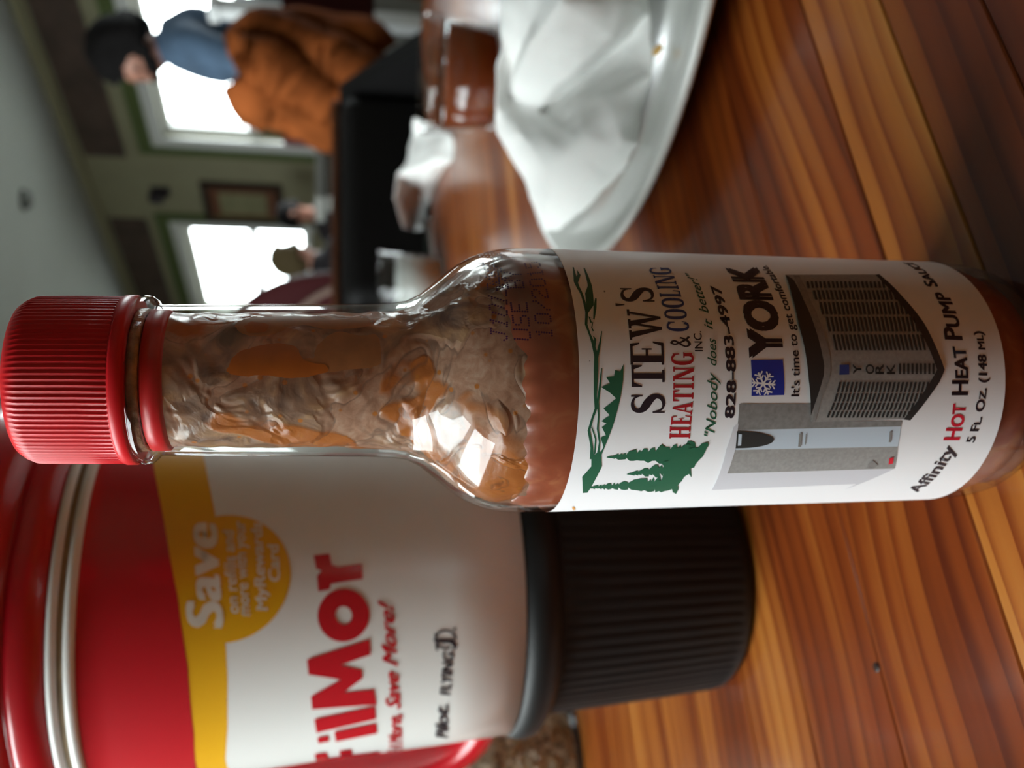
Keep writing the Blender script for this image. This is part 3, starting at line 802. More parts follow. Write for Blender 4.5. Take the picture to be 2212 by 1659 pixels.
# the sauce inside: a solid fill up to the shoulder and a lumpy film smeared over the neck
def sauce_mat(name, film):
    m = bpy.data.materials.new(name); m.use_nodes = True
    nt = m.node_tree; L = nt.links.new
    p = nt.nodes['Principled BSDF']; out = nt.nodes['Material Output']
    tc = nd(nt, 'ShaderNodeTexCoord')
    def nz(scale, det=4, rough=0.55, dist=0.0):
        n = nd(nt, 'ShaderNodeTexNoise'); n.inputs['Scale'].default_value = scale; n.inputs['Detail'].default_value = det
        n.inputs['Roughness'].default_value = rough; n.inputs['Distortion'].default_value = dist
        L(tc.outputs['Object'], n.inputs['Vector']); return n
    def ramp(src, stops):
        r = nd(nt, 'ShaderNodeValToRGB'); el = r.color_ramp.elements
        el[0].position, el[0].color = stops[0][0], (*stops[0][1], 1); el[1].position, el[1].color = stops[-1][0], (*stops[-1][1], 1)
        for s, c in stops[1:-1]:
            e = el.new(s); e.color = (*c, 1)
        L(src, r.inputs['Fac']); return r
    big = nz(75, 4, 0.55, 0.8); fine = nz(420, 4, 0.6, 0.5); mid = nz(180, 3, 0.5, 1.0)
    if film:
        # a smooth wet smear, clean orange pools, and lumpy grey-brown clots
        veil = ramp(fine.outputs['Fac'], [(0.30, (0.40, 0.20, 0.125)), (0.52, (0.56, 0.32, 0.215)), (0.72, (0.68, 0.46, 0.34))])
        org = ramp(fine.outputs['Fac'], [(0.3, (0.50, 0.145, 0.030)), (0.7, (0.60, 0.20, 0.05))])
        clot = ramp(mid.outputs['Fac'], [(0.32, (0.17, 0.10, 0.075)), (0.5, (0.36, 0.21, 0.14)), (0.66, (0.56, 0.33, 0.18))])
        pool = nz(58, 3, 0.45, 0.6); lump = nz(70, 3, 0.5, 1.2)
        mko = ramp(pool.outputs['Fac'], [(0.545, (0, 0, 0)), (0.575, (1, 1, 1))])
        of = nd(nt, 'ShaderNodeVectorMath', operation='ADD'); of.inputs[1].default_value = (3.1, 1.7, 0.4)
        L(tc.outputs['Object'], of.inputs[0]); L(of.outputs[0], lump.inputs['Vector'])
        mkc = ramp(lump.outputs['Fac'], [(0.47, (0, 0, 0)), (0.545, (1, 1, 1))])
        m1 = nd(nt, 'ShaderNodeMix', data_type='RGBA'); L(mkc.outputs['Color'], m1.inputs['Factor']); L(veil.outputs['Color'], m1.inputs['A']); L(clot.outputs['Color'], m1.inputs['B'])
        mx = nd(nt, 'ShaderNodeMix', data_type='RGBA'); L(mko.outputs['Color'], mx.inputs['Factor']); L(m1.outputs['Result'], mx.inputs['A']); L(org.outputs['Color'], mx.inputs['B'])
        # dark creases round the clots
        cre = ramp(lump.outputs['Fac'], [(0.448, (0, 0, 0)), (0.462, (1, 1, 1)), (0.476, (0, 0, 0))])
        mcr = nd(nt, 'ShaderNodeMix', data_type='RGBA'); mcr.inputs['B'].default_value = (0.10, 0.060, 0.05, 1)
        cf = nd(nt, 'ShaderNodeMath', operation='MULTIPLY'); L(cre.outputs['Color'], cf.inputs[0]); L(fine.outputs['Fac'], cf.inputs[1])
        L(cf.outputs[0], mcr.inputs['Factor']); L(mx.outputs['Result'], mcr.inputs['A'])
        # small orange pulp specks
        vo = nd(nt, 'ShaderNodeTexVoronoi'); vo.inputs['Scale'].default_value = 330; L(tc.outputs['Object'], vo.inputs['Vector'])
        sp = ramp(vo.outputs['Distance'], [(0.10, (1, 1, 1)), (0.17, (0, 0, 0))])
        m2 = nd(nt, 'ShaderNodeMix', data_type='RGBA'); m2.inputs['B'].default_value = (0.58, 0.20, 0.04, 1)
        L(sp.outputs['Color'], m2.inputs['Factor']); L(mcr.outputs['Result'], m2.inputs['A'])
        L(m2.outputs['Result'], p.inputs['Base Color'])
        p.inputs['Roughness'].default_value = 0.28
        thin = nz(120, 3, 0.5, 1.0)
        al = ramp(thin.outputs['Fac'], [(0.33, (0.62, 0.62, 0.62)), (0.42, (0.98, 0.98, 0.98))])
        L(al.outputs['Color'], p.inputs['Alpha'])
        # raised rims where the patches end, lumps inside the clots
        h1 = nd(nt, 'ShaderNodeMath', operation='MULTIPLY_ADD'); h1.inputs[1].default_value = 0.55
        L(mko.outputs['Color'], h1.inputs[0]); L(mkc.outputs['Color'], h1.inputs[2])
        ml = nd(nt, 'ShaderNodeMath', operation='MULTIPLY'); L(mkc.outputs['Color'], ml.inputs[0]); L(mid.outputs['Fac'], ml.inputs[1])
        h2 = nd(nt, 'ShaderNodeMath', operation='MULTIPLY_ADD'); h2.inputs[1].default_value = 2.4
        L(ml.outputs[0], h2.inputs[0]); L(h1.outputs[0], h2.inputs[2])
        h3 = nd(nt, 'ShaderNodeMath', operation='MULTIPLY_ADD'); h3.inputs[1].default_value = 0.7
        L(thin.outputs['Fac'], h3.inputs[0]); L(h2.outputs[0], h3.inputs[2])
        h4 = nd(nt, 'ShaderNodeMath', operation='MULTIPLY_ADD'); h4.inputs[1].default_value = 0.55
        L(fine.outputs['Fac'], h4.inputs[0]); L(h3.outputs[0], h4.inputs[2])
        tl = nd(nt, 'ShaderNodeBsdfTranslucent'); L(m2.outputs['Result'], tl.inputs[0])
        ms = nd(nt, 'ShaderNodeMixShader'); ms.inputs[0].default_value = 0.40
        L(p.outputs[0], ms.inputs[1]); L(tl.outputs[0], ms.inputs[2]); L(ms.outputs[0], out.inputs[0])
        b = nd(nt, 'ShaderNodeBump'); b.inputs['Strength'].default_value = 0.45; b.inputs['Distance'].default_value = 0.0005
        L(h4.outputs[0], b.inputs['Height']); L(b.outputs['Normal'], p.inputs['Normal'])
    else:
        base = ramp(mid.outputs['Fac'], [(0.3, (0.25, 0.052, 0.023)), (0.55, (0.31, 0.075, 0.035)), (0.75, (0.42, 0.15, 0.07))])
        L(base.outputs['Color'], p.inputs['Base Color'])
        p.inputs['Roughness'].default_value = 0.3
        p.inputs['Subsurface Weight'].default_value = 0.2; p.inputs['Subsurface Radius'].default_value = (0.004, 0.0015, 0.001)
    p.inputs['Coat Weight'].default_value = 0.5; p.inputs['Coat Roughness'].default_value = 0.08
    MATS[name] = m
sauce_mat('sauce_film', True); sauce_mat('sauce_fill', False)
def film_r(r, z, a, i):
    q = Vector((math.sin(a) * 0.012, math.cos(a) * 0.012, z)) * 260
    return r - 0.00025 - 0.0006 * abs(noise.noise(q * .8))
fz = np.linspace(25.4, -40, 150)
film = [(brad(bz(z)) - 0.0011, bz(z)) for z in fz]
FV, FF = lathe(film, 220, BC, film_r, close=False)
link('sauce_film', FV, FF, 'sauce_film', SB, smooth=True)
link('dropper_insert', *lathe([(.0085, bz(25.6)), (.0112, bz(25.6)), (.0117, bz(26.0)), (.0117, bz(28.4)), (.0110, bz(28.8)), (.0085, bz(28.8))], 64, BC), 'cap_red', SB, smooth=True)
def smear(pts, m, layer):
    P = [BS.hit(x / 1.828, 605 + y / 1.828) for x, y in pts]
    Q = [(v.x, v.y) for v in spline([Vector((a, z, 0)) for a, z in P + P[:1]], 5)[:-1]]
    Q = [(a + .00035 * noise.noise(Vector((a * 900, z * 900, 1))), z + .00035 * noise.noise(Vector((a * 900, z * 900, 5)))) for a, z in Q]
    decal('sauce_smear', BS, [Q], m, SB, layer)
BS = Surf(BC, brad, 0.0234)
mat('sauce_orange', (0.60, 0.150, 0.018), 0.3, var=0.08, vscale=300); mat('sauce_tan', (0.56, 0.225, 0.085), 0.35, var=0.12, vscale=400)
smear([(1240, 300), (1255, 245), (1330, 190), (1420, 205), (1490, 205), (1505, 290), (1480, 338), (1350, 352), (1200, 372), (1100, 380), (1180, 310)], 'sauce_tan', -14)
smear([(930, 170), (935, 148), (1000, 128), (1180, 122), (1300, 138), (1440, 128), (1455, 165), (1300, 178), (1180, 160), (1060, 205), (960, 200)], 'sauce_tan', -14)
smear([(890, 360), (925, 290), (1000, 255), (1100, 238), (1170, 258), (1200, 312), (1285, 330), (1288, 362), (1150, 388), (1040, 372), (960, 378)], 'sauce_orange', -13)
smear([(960, 165), (1000, 148), (1060, 160), (1040, 190), (980, 192)], 'sauce_orange', -13)
mat('neck_residue', (0.42, 0.24, 0.15), 0.25, var=0.5, vscale=350, bump=0.5, bscale=500)
link('neck_residue', *lathe([(.0112, bz(28.85)), (.0117, bz(29.0)), (.0118, bz(30.3)), (.0106, bz(30.9))], 96, BC, close=False), 'neck_residue', SB, smooth=True)
# the fill: its ragged top edge climbs the wall on the right
def fill_top(a):
    return -26.3 + 2.6 * math.sin(a - 0.2) + 2.2 * noise.noise(Vector((math.sin(a), math.cos(a), 0)) * 3) + 1.4 * noise.noise(Vector((math.sin(a), math.cos(a), 4)) * 9)
V, F = [], []
lev = [0, .02, .05, .09, .14, .2, .3, .5, .75, .92, .97, 1.0]
for j, t in enumerate(lev):
    for i in range(NS * 2):
        a = 2 * math.pi * i / (NS * 2)
        zt = fill_top(a); zb = -125.2
        z = zt + (zb - zt) * t
        r = brad(bz(z)) - 0.00095 - (0.0022 if t == 0 else 0.0006 if t == .02 else 0)
        if t >= .97: r = min(r, .0205 - (t - .97) * .12)
        V.append((BC[0] + r * math.sin(a), BC[1] - r * math.cos(a), bz(z)))
n = NS * 2
for j in range(len(lev) - 1):
    for i in range(n):
        k = (i + 1) % n
        F.append((j * n + i, j * n + k, (j + 1) * n + k, (j + 1) * n + i))
k0 = len(V); V.append((BC[0], BC[1], bz(-33))); V.append((BC[0], BC[1], bz(-124)))
for i in range(n):
    F.append((k0, (i + 1) % n, i)); F.append((k0 + 1, (len(lev) - 1) * n + i, (len(lev) - 1) * n + (i + 1) % n))
link('sauce', *fix(V, F), 'sauce_fill', SB, smooth=True)
link('base_disc', *lathe([(0, TZ + .0022), (.0165, TZ + .0014), (.0195, TZ + .0018), (.0205, TZ + .0026), (0, TZ + .0028)], 64, BC), mat('thick_base', (0.16, 0.045, 0.022), 0.15), SB, smooth=True)

# screw cap with ribs, flange and rounded top
NR = 96
def rib(r, z, a, i):
    if CZ + .0328 < z < CZ + .0456 and r > .0128:
        return r + (0.00016 if i % 8 in (0, 1) else -0.00008 if i % 8 in (4, 5) else 0.0)
    return r
cz = lambda mm: CZ + mm / 1000
cap = [(.0105, cz(30.6)), (.0134, cz(30.6)), (.01385, cz(30.9)), (.01385, cz(32.3)), (.01372, cz(32.6)), (.01352, cz(32.75)), (.01350, cz(32.9)), (.01345, cz(37)), (.01338, cz(41)), (.01326, cz(44.9)), (.01320, cz(45.5)), (.01285, cz(46.6)), (.01225, cz(47.4)), (.0112, cz(47.8)), (0, cz(48.0))]
CAP = link('screw_cap', *lathe(cap, NR * 8, BC, rib), 'cap_red', SB, smooth=True)

# ------------------------------------------------------------------ label and its print
BS = Surf(BC, brad, 0.0234)
LT, LB = -37.2, -113.3
a1 = math.radians(150)
lv, lf = [], []
nA, nZ = 160, 40
def ledge(t):                       # rounded lower corners
    return 0
for j in range(nZ + 1):
    for i in range(nA + 1):
        a = -a1 + 2 * a1 * i / nA; z = bz(LT + (LB - LT) * j / nZ)
        lv.append(BS.pos(a * .0234, z, 0.00005))
for j in range(nZ):
    for i in range(nA):
        lf.append((j * (nA + 1) + i, (j + 1) * (nA + 1) + i, (j + 1) * (nA + 1) + i + 1, j * (nA + 1) + i + 1))
LAB = link('label', lv, lf, 'label_white', SB, smooth=True)
LAB['label'] = 'white paper label with printed artwork'

def c3(x, y): return (1200 + x / 2.765, 520 + y / 2.765)
def c4(x, y): return (1600 + x / 2.765, 520 + y / 2.765)
def dpoly(name, conv, polys, m, layer=2):
    return decal(name, BS, [[BS.hit(*conv(*p)) for p in P] for P in polys], m, LAB, layer)
def dstroke(name, conv, lines, m, layer=2):
    VV, FF = [], []
    for P, w in lines:
        Q = [BS.hit(*conv(*p)) for p in P]
        ww = [x / 2.765 * 8.3e-5 for x in w] if hasattr(w, '__len__') else w / 2.765 * 8.3e-5
        V, F = stroke(Q, ww); k = len(VV); VV += V; FF += [tuple(i + k for i in f) for f in F]
    return decal(name, BS, None, m, LAB, layer, tris=(VV, FF))
# mountain ridge
dstroke('mountain_ridge', c3, [
    ([(215, 1300), (215, 1230), (198, 1130), (218, 1060), (240, 1000), (236, 920), (238, 850), (240, 770), (242, 690), (222, 610), (200, 550), (182, 500), (186, 430), (172, 370), (155, 315), (135, 280), (120, 245), (105, 160)], [22, 14, 14, 12, 14, 16, 20, 24, 22, 16, 10, 14, 14, 12, 12, 16, 20, 6]),
    ([(120, 250), (140, 205), (128, 180)], [24, 16, 4]),
    ([(250, 1285), (262, 1200), (250, 1120), (256, 1040), (250, 960), (262, 880), (270, 800), (275, 760)], [14, 8, 10, 8, 12, 10, 8, 4]),
    ([(232, 1270), (238, 1180), (215, 1110)], [8, 8, 5]),
    ([(244, 700), (258, 640), (268, 590), (275, 540)], [16, 12, 8, 4]),
    ([(185, 430), (205, 380), (200, 320), (205, 270), (192, 225), (170, 165)], [16, 40, 44, 22, 16, 8]),
    ([(212, 490), (200, 455), (228, 470), (235, 400), (240, 345)], [8, 10, 8, 16, 8]),
    ([(225, 540), (215, 520), (222, 485)], [8, 6, 4]),
    ([(230, 640), (236, 590), (225, 570)], [12, 12, 4])], 'ink_green')
dpoly('mountain_foot', c3, [[(162, 1502), (158, 1405), (212, 1345), (212, 1255), (232, 1275), (258, 1255), (272, 1262), (275, 1345), (235, 1425), (190, 1500)]], 'ink_green')
dpoly('tree_line', c3, [[(405, 735), (402, 830), (385, 940), (345, 1090), (300, 1210), (270, 1282), (258, 1276), (285, 1228), (268, 1172), (300, 1160), (275, 1110), (305, 1090), (272, 1075), (322, 1040), (285, 1000), (335, 962), (362, 940), (322, 905), (270, 872), (325, 850), (300, 812), (348, 808), (355, 772), (385, 780)]], 'ink_green')
rt = random.Random(5)
def pine(tip, base, hw, n):
    tip, base = np.array(tip, float), np.array(base, float); d = base - tip; nrm = np.array([-d[1], d[0]]) / np.linalg.norm(d)
    Lp, Rp = [], []
    for i in range(1, n + 1):
        t = i / n; w = hw * t ** 0.75
        for S, sg in ((Lp, 1), (Rp, -1)):
            o = rt.uniform(.75, 1.2)
            S.append(tuple(tip + d * (t - 0.62 / n) + nrm * sg * w * rt.uniform(.28, .5)))
            S.append(tuple(tip + d * (t + .25 / n) + nrm * sg * w * o))      # bough tips droop towards the foot
    return [tuple(tip)] + Lp + Rp[::-1]
dpoly('pine_trees', c3, [pine((302, 1290), (830, 1262), 74, 24), pine((422, 1390), (800, 1352), 60, 18), pine((170, 1472), (720, 1442), 50, 28)], 'ink_green')
def rough(P, n, amp):
    out = []
    for i, p in enumerate(P):
        q = P[(i + 1) % len(P)]; k = max(1, int(math.dist(p, q) / n))
        for j in range(k):
            t = j / k; out.append((p[0] + (q[0] - p[0]) * t + rt.uniform(-amp, amp), p[1] + (q[1] - p[1]) * t + rt.uniform(-amp, amp)))
    return out
dpoly('pine_trees', c3, [rough([(918, 1190), (875, 1285), (845, 1320), (790, 1385), (735, 1440), (722, 1500), (690, 1478), (600, 1495), (560, 1468), (650, 1400), (640, 1330), (700, 1285), (715, 1235), (800, 1205), (800, 1240), (860, 1225)], 16, 9)], 'ink_green', 3)
# company name
def SW(rows, conv, m):
    serif_word([(ch, conv(bx0, y0), conv(bx1, y1), conv(cx, y0)) for ch, y0, y1, cx, bx0, bx1 in rows], BS, m, LAB)
SW([('S', 1035, 905, 448, 650, 652), ('T', 872, 742, 452, 650, 648), ('E', 740, 598, 446, 647, 642), ('W', 592, 412, 442, 640, 618), ("'", 393, 372, 358, 412, 410), ('S', 372, 275, 393, 592, 578)], c3, 'ink_black')
SW([('H', 1178, 1105, 678, 802, 806), ('E', 1097, 1040, 686, 806, 812), ('A', 1036, 962, 694, 812, 818), ('T', 957, 892, 699, 820, 822), ('I', 886, 848, 701, 822, 823), ('N', 838, 752, 700, 823, 824), ('G', 742, 665, 692, 822, 820)], c3, 'ink_red')
SW([('&', 637, 572, 690, 805, 798)], c3, 'ink_black')
SW([('C', 542, 478, 668, 797, 790), ('O', 470, 408, 655, 784, 775), ('O', 402, 342, 640, 768, 757), ('L', 336, 296, 624, 750, 740), ('I', 290, 268, 610, 737, 730), ('N', 262, 208, 598, 724, 705), ('G', 203, 162, 570, 697, 680)], c3, 'ink_navy')
def T(body, conv, p0, p1, pc, m, **kw):
    return text(body, BS, conv(*p0), conv(*p1), conv(*pc), m, LAB, **kw)
T('INC.', c3, (878, 660), (868, 540), (830, 660), 'ink_black', weight=.008)
T('"Nobody', c3, (945, 1165), (962, 785), (885, 1165), 'ink_green', shear=.35, weight=.006)
T('does', c3, (960, 745), (955, 582), (905, 745), 'ink_green', shear=.35, weight=.006)
T('it', c3, (938, 530), (930, 465), (885, 530), 'ink_green', shear=.35, weight=.006)
T('better!"', c3, (914, 432), (825, 195), (860, 432), 'ink_green', shear=.35, weight=.006)
T('828-883-4997', c3, (1062, 1058), (976, 272), (1006, 1058), 'ink_black', weight=.03)
T('YORK', c3, (1352, 700), (1190, 160), (1160, 700), 'ink_black', weight=.058)
dpoly('logo_square', c3, [[(1165, 712), (1355, 710), (1363, 920), (1168, 925)]], 'ink_blue', 2)
fl = []
fc = np.array((1238, 852.0))
for k in range(6):
    a = math.radians(60 * k + 5); d = np.array((math.cos(a), math.sin(a))); nn = np.array((-d[1], d[0]))
    ln = 72
    fl.append(([tuple(fc), tuple(fc + d * ln)], 10))
    for r_, l_ in ((30, 22), (50, 26)):
        for s_ in (1, -1):
            fl.append(([tuple(fc + d * r_), tuple(fc + d * (r_ + l_ * .75) + nn * s_ * l_)], 8))
clampy = lambda p: (min(max(p[0], 1170), 1355), min(max(p[1], 716), 920))
dstroke('snowflake', c3, [([clampy(p) for p in P], w) for P, w in fl], 'label_white', 3)
T("It's time to get comfortable.", c4, (346, 928), (152, 150), (298, 928), 'ink_black', weight=.018)
# tall air handler cabinet: corners may come from either crop
def q3(x, y): return ('a', x, y)
def q4(x, y): return ('b', x, y)
def cv(t, x, y): return c3(x, y) if t == 'a' else c4(x, y)
dpoly('printed_cabinet', cv, [[q3(1096, 972), q4(416, 972), q4(420, 1076), q4(962, 1074), q4(955, 1106), q3(1082, 1128)]], 'print_taupe', 2)
dpoly('printed_cabinet', cv, [[q3(1082, 1128), q4(955, 1106), q4(936, 1226), q3(1068, 1246)]], 'print_pale', 2)
dpoly('printed_cabinet', cv, [[q3(1068, 1246), q4(936, 1226), q4(918, 1356), q3(1020, 1386)]], 'print_grey', 2)
dpoly('printed_cabinet', cv, [[q3(1020, 1386), q4(918, 1356), q4(620, 1480), q4(690, 1448), q3(935, 1484)]], 'print_light', 2)
dpoly('printed_cabinet', cv, [[q3(1090, 1088), q3(1060, 1110), q3(1018, 1240), q3(930, 1484), q3(962, 1474), q3(1024, 1384), q3(1070, 1246), q3(1086, 1124)]], 'print_light', 3)
dpoly('printed_emblem', c3, [[(1080, 1134)] + [(1085 + 215 * math.sin(t), 1184 - 50 * math.cos(t)) for t in [math.pi * i / 20 for i in range(1, 20)]] + [(1072, 1234)]], 'print_dark', 4)
dpoly('printed_emblem', c3, [[(1088, 1150), (1108, 1150), (1104, 1216), (1084, 1218)]], 'print_pale', 5)
dpoly('printed_mark', c4, [[(345, 1146), (362, 1146), (356, 1225), (339, 1225)], [(384, 1150), (390, 1150), (384, 1212), (378, 1212)], [(885, 1135), (900, 1135), (894, 1198), (879, 1198)]], 'print_taupe', 4)
dpoly('printed_mark', c4, [[(884, 1292), (910, 1288), (904, 1326), (878, 1330)]], 'ink_hot', 4)
dpoly('printed_mark', c4, [[(755, 1330), (785, 1305), (815, 1335), (790, 1355), (750, 1352)]], 'print_taupe', 4)
# outdoor condenser
body = [(262, 210), (820, 208), (850, 232), (960, 340), (1090, 500), (1160, 640), (1210, 770), (1180, 840), (1005, 1068), (962, 1062), (420, 1078), (412, 1040), (415, 940), (400, 830), (340, 500), (300, 330)]
dpoly('printed_condenser', c4, [body], 'print_grey', 5)
dpoly('printed_condenser', c4, [[(265, 212), (300, 330), (340, 500), (400, 830), (412, 1040), (440, 960), (490, 800), (492, 745), (430, 500), (370, 360), (310, 240)]], 'print_dark', 6)
dpoly('printed_condenser', c4, [[(310, 216), (345, 216), (410, 360), (480, 520), (525, 680), (530, 740), (530, 800), (470, 960), (440, 1072), (420, 1076), (440, 960), (490, 800), (492, 745), (430, 500), (370, 360)]], 'print_taupe', 6)
dpoly('printed_condenser', c4, [[(800, 212), (822, 208), (850, 232), (960, 340), (1090, 500), (1160, 640), (1210, 770), (1180, 840), (1005, 1068), (965, 1062), (1125, 840), (1165, 770), (1118, 650), (1050, 520), (930, 360)]], 'print_dark', 6)
bars = []
def block(y0, y1, x0, x1, sk, sp=25, w=13):
    x = x0
    while x < x1:
        bars.append([(x + sk, y0), (x + w + sk, y0), (x + w, y1), (x, y1)]); x += sp
for y0, y1, x0, x1, sk in ((252, 290, 395, 870, -8), (304, 360, 440, 940, -14), (374, 446, 480, 1005, -16), (460, 546, 520, 1062, -18), (564, 656, 560, 1110, -20), (733, 796, 935, 1150, 0)):
    block(y0, y1, x0, x1, sk)
for y0, y1, x0, x1, sk in ((842, 900, 565, 1110, 14), (908, 956, 548, 1070, 14), (964, 1006, 528, 1030, 14), (1014, 1050, 506, 995, 12)):
    block(y0, y1, x0, x1, sk)
dpoly('printed_grille', c4, bars, 'print_dark', 7)
for ch, x in (('Y', 662), ('O', 738), ('R', 795), ('K', 862)):
    T(ch, c4, (x + 50, 796), (x + 48, 738), (x, 796), 'print_dark', weight=.02, layer=7)
dpoly('printed_mark', c4, [[(582, 742), (638, 740), (640, 798), (580, 800)]], 'ink_navy', 7)
# product name and size
T('Affinity', c4, (1052, 1497), (1286, 1232), (985, 1490), 'ink_black', weight=.024)
T('Hot', c4, (1302, 1188), (1342, 972), (1207, 1188), 'ink_hot', weight=.03, small=True)
T('Heat', c4, (1352, 922), (1336, 632), (1256, 922), 'ink_black', weight=.03, small=True)
T('Pump', c4, (1322, 594), (1230, 312), (1218, 590), 'ink_black', weight=.03, small=True)
T('Sauce', c4, (1180, 276), (1015, 132), (1110, 276), 'ink_black', weight=.028, small=True)
T('5 Fl. Oz. (148 ml)', c4, (1390, 1202), (1436, 540), (1340, 1202), 'ink_black', weight=.03, small=True)
dpoly('label_speck', c3, [[(286, 300), (296, 298), (297, 308), (288, 310)], [(200, 714), (206, 714), (206, 720), (200, 720)]], 'print_taupe', 2)
dpoly('sauce_drip', c3, [[(98, 1584), (112, 1584), (118, 1600), (108, 1606), (100, 1596)]], mat('drip', (0.75, 0.36, 0.10), 0.4), 2)

# ink-jet date code on the glass shoulder
DOT = {'J': '00111 00010 00010 00010 00010 10010 01100', '1': '00100 01100 00100 00100 00100 00100 01110', '0': '01110 10001 10001 10001 10001 10001 01110', '3': '11110 00001 00001 01110 00001 00001 11110',
       'A': '00100 01010 10001 10001 11111 10001 10001', 'F': '11111 10000 10000 11110 10000 10000 10000', 'U': '10001 10001 10001 10001 10001 10001 01110', 'S': '01111 10000 10000 01110 00001 00001 11110',
       'E': '11111 10000 10000 11110 10000 10000 11111', 'B': '11110 10001 10001 11110 10001 10001 11110', 'Y': '10001 10001 01010 00100 00100 00100 00100', '/': '00001 00001 00010 00100 01000 10000 10000',
       '2': '01110 10001 00001 00110 01000 10000 11111', '5': '11111 10000 11110 00001 00001 10001 01110', ' ': '00000 ' * 7}
def c2(x, y): return (600 + x / 2.553, 500 + y / 2.553)
def dots(body, b0, b1, t0, t1):
    b0, b1, t0, t1 = (np.array(c2(*p)) for p in (b0, b1, t0, t1))
    b0, b1, t0, t1 = (np.array(BS.hit(*p)) for p in (b0, b1, t0, t1))
    n = len(body) * 6 - 1
    V, F = [], []
    for ci, ch in enumerate(body):
        for r, row in enumerate(DOT[ch].split()):
            for q, bit in enumerate(row):
                if bit == '1':
                    s = (ci * 6 + q) / (n - 1); t = r / 6
                    P = (t0 + (t1 - t0) * s) * (1 - t) + (b0 + (b1 - b0) * s) * t
                    k = len(V)
                    for e in range(8):
                        V.append((P[0] + .00017 * math.cos(e * math.pi / 4), P[1] + .00017 * math.sin(e * math.pi / 4)))
                    F.append(tuple(k + e for e in range(8)))
    return decal('date_code', BS, None, 'ink_purple', GL, 2, tris=(V, F), zstep=.001)
dots('J1013AAF 00', (1262, 602), (1225, 118), (1176, 588), (1100, 128))
dots('USE BY', (1392, 598), (1335, 222), (1306, 592), (1250, 228))
dots('10/2015', (1512, 588), (1440, 172), (1428, 580), (1362, 178))

# ================================================================== insulated travel mug
MC = (-0.066, 0.280)
MP = [(-128, 37.2), (-126.5, 38.2), (-122, 38.7), (-106, 39.8), (-80, 41.3), (-64, 42.0), (-62, 46.8), (-60.5, 48.2), (-57.5, 48.7), (-55, 48.0), (-54.0, 47.1), (-32, 48.2), (3, 49.6), (30, 51.4), (60, 54.3), (61.5, 55.6), (67.2, 56.2), (70, 56.8), (76, 58.0), (77.5, 57.2), (79, 58.4), (100, 60.5), (112, 58), (118, 50)]
_mz = [p[0] for p in MP]; _mr = [p[1] for p in MP]
def mrad(z): return float(np.interp((z - CZ) * 1000, _mz, _mr)) / 1000
def mprof(z0, z1): return [(r / 1000, CZ + z / 1000) for z, r in MP if z0 <= z <= z1]
MG = thing('travel_mug', (MC[0], MC[1], TZ), 'large red, yellow and white plastic refill mug with a ribbed black base', 'mug')
NB = 72
def grip(r, z, a, i):
    if CZ - .1225 < z < CZ - .066: return r - (0.00055 if i % 8 in (0, 1, 7) else 0.0)
    return r
bp = [(0, CZ - .1278), (.034, CZ - .1279), (.0366, CZ - .1272), (.0380, CZ - .1255), (.0385, CZ - .1232), (.0386, CZ - .1222), (.0390, CZ - .116), (.0398, CZ - .106), (.0413, CZ - .080), (.0420, CZ - .067), (.0421, CZ - .0652)]
link('grip_base', *lathe(bp, NB * 8, MC, grip, close=False), 'mug_black', MG, smooth=True)
link('bumper_ring', *lathe([(.0415, CZ - .0660), (.0455, CZ - .0635), (.0478, CZ - .0615), (.0487, CZ - .0590), (.0486, CZ - .0565), (.0478, CZ - .0545), (.0466, CZ - .0535), (.044, CZ - .0530)], 128, MC, close=False), 'mug_black', MG, smooth=True)
BODY = link('mug_body', *lathe([(.044, CZ - .0534), (.0470, CZ - .0532)] + mprof(-50, 60.5) + [(mrad(CZ + .0612), CZ + .0612)], 160, MC, close=False), 'mug_white', MG, smooth=True)
link('seal_ring', *lathe([(.0540, CZ + .0605), (.0560, CZ + .0612), (.0564, CZ + .0622), (.0562, CZ + .0632), (.0553, CZ + .0636), (.0553, CZ + .0650), (.0564, CZ + .0654), (.0567, CZ + .0664), (.0562, CZ + .0673), (.0545, CZ + .0676)], 160, MC, close=False), 'mug_white', MG, smooth=True)
link('seal_groove', *lathe([(.0551, CZ + .0634), (.0554, CZ + .0636), (.0554, CZ + .0650), (.0551, CZ + .0652)], 160, MC, close=False), 'groove_dirt', MG, smooth=True)
LID = link('lid', *lathe([(.0548, CZ + .0676), (.0566, CZ + .0678), (.0578, CZ + .0745), (.0576, CZ + .0755), (.0566, CZ + .0762), (.0566, CZ + .0772), (.0590, CZ + .0784), (.0608, CZ + .081), (.0622, CZ + .093), (.0612, CZ + .101), (.0570, CZ + .106), (.0500, CZ + .108), (.047, CZ + .103), (0, CZ + .102)], 160, MC), 'mug_red', MG, smooth=True)
# handle on the far left side
ha = math.radians(-122)
hd = Vector((math.sin(ha), -math.cos(ha), 0)); hs = Vector((-hd.y, hd.x, 0))
def hp(r, z): return Vector((MC[0], MC[1], CZ + z)) + hd * r
sec = spline([hp(.048, .052), hp(.066, .058), hp(.084, .050), hp(.092, .028), hp(.092, -.010), hp(.086, -.040), hp(.068, -.054), hp(.046, -.050)], 6)
hv, hf = [], []
for i, p in enumerate(sec):
    t = (sec[min(i + 1, len(sec) - 1)] - sec[max(i - 1, 0)]).normalized(); nrm = t.cross(hs).normalized()
    for a, b in ((-1, -.6), (-.6, -1), (.6, -1), (1, -.6), (1, .6), (.6, 1), (-.6, 1), (-1, .6)):
        hv.append(tuple(p + hs * a * .011 + nrm * b * .0055))
for i in range(len(sec) - 1):
    for q in range(8):
        l = (q + 1) % 8; hf.append((i * 8 + q, i * 8 + l, (i + 1) * 8 + l, (i + 1) * 8 + q))
hf += [tuple(range(8)), tuple((len(sec) - 1) * 8 + q for q in range(8))]
link('handle', *fix(hv, hf), 'mug_red', MG, smooth=True)
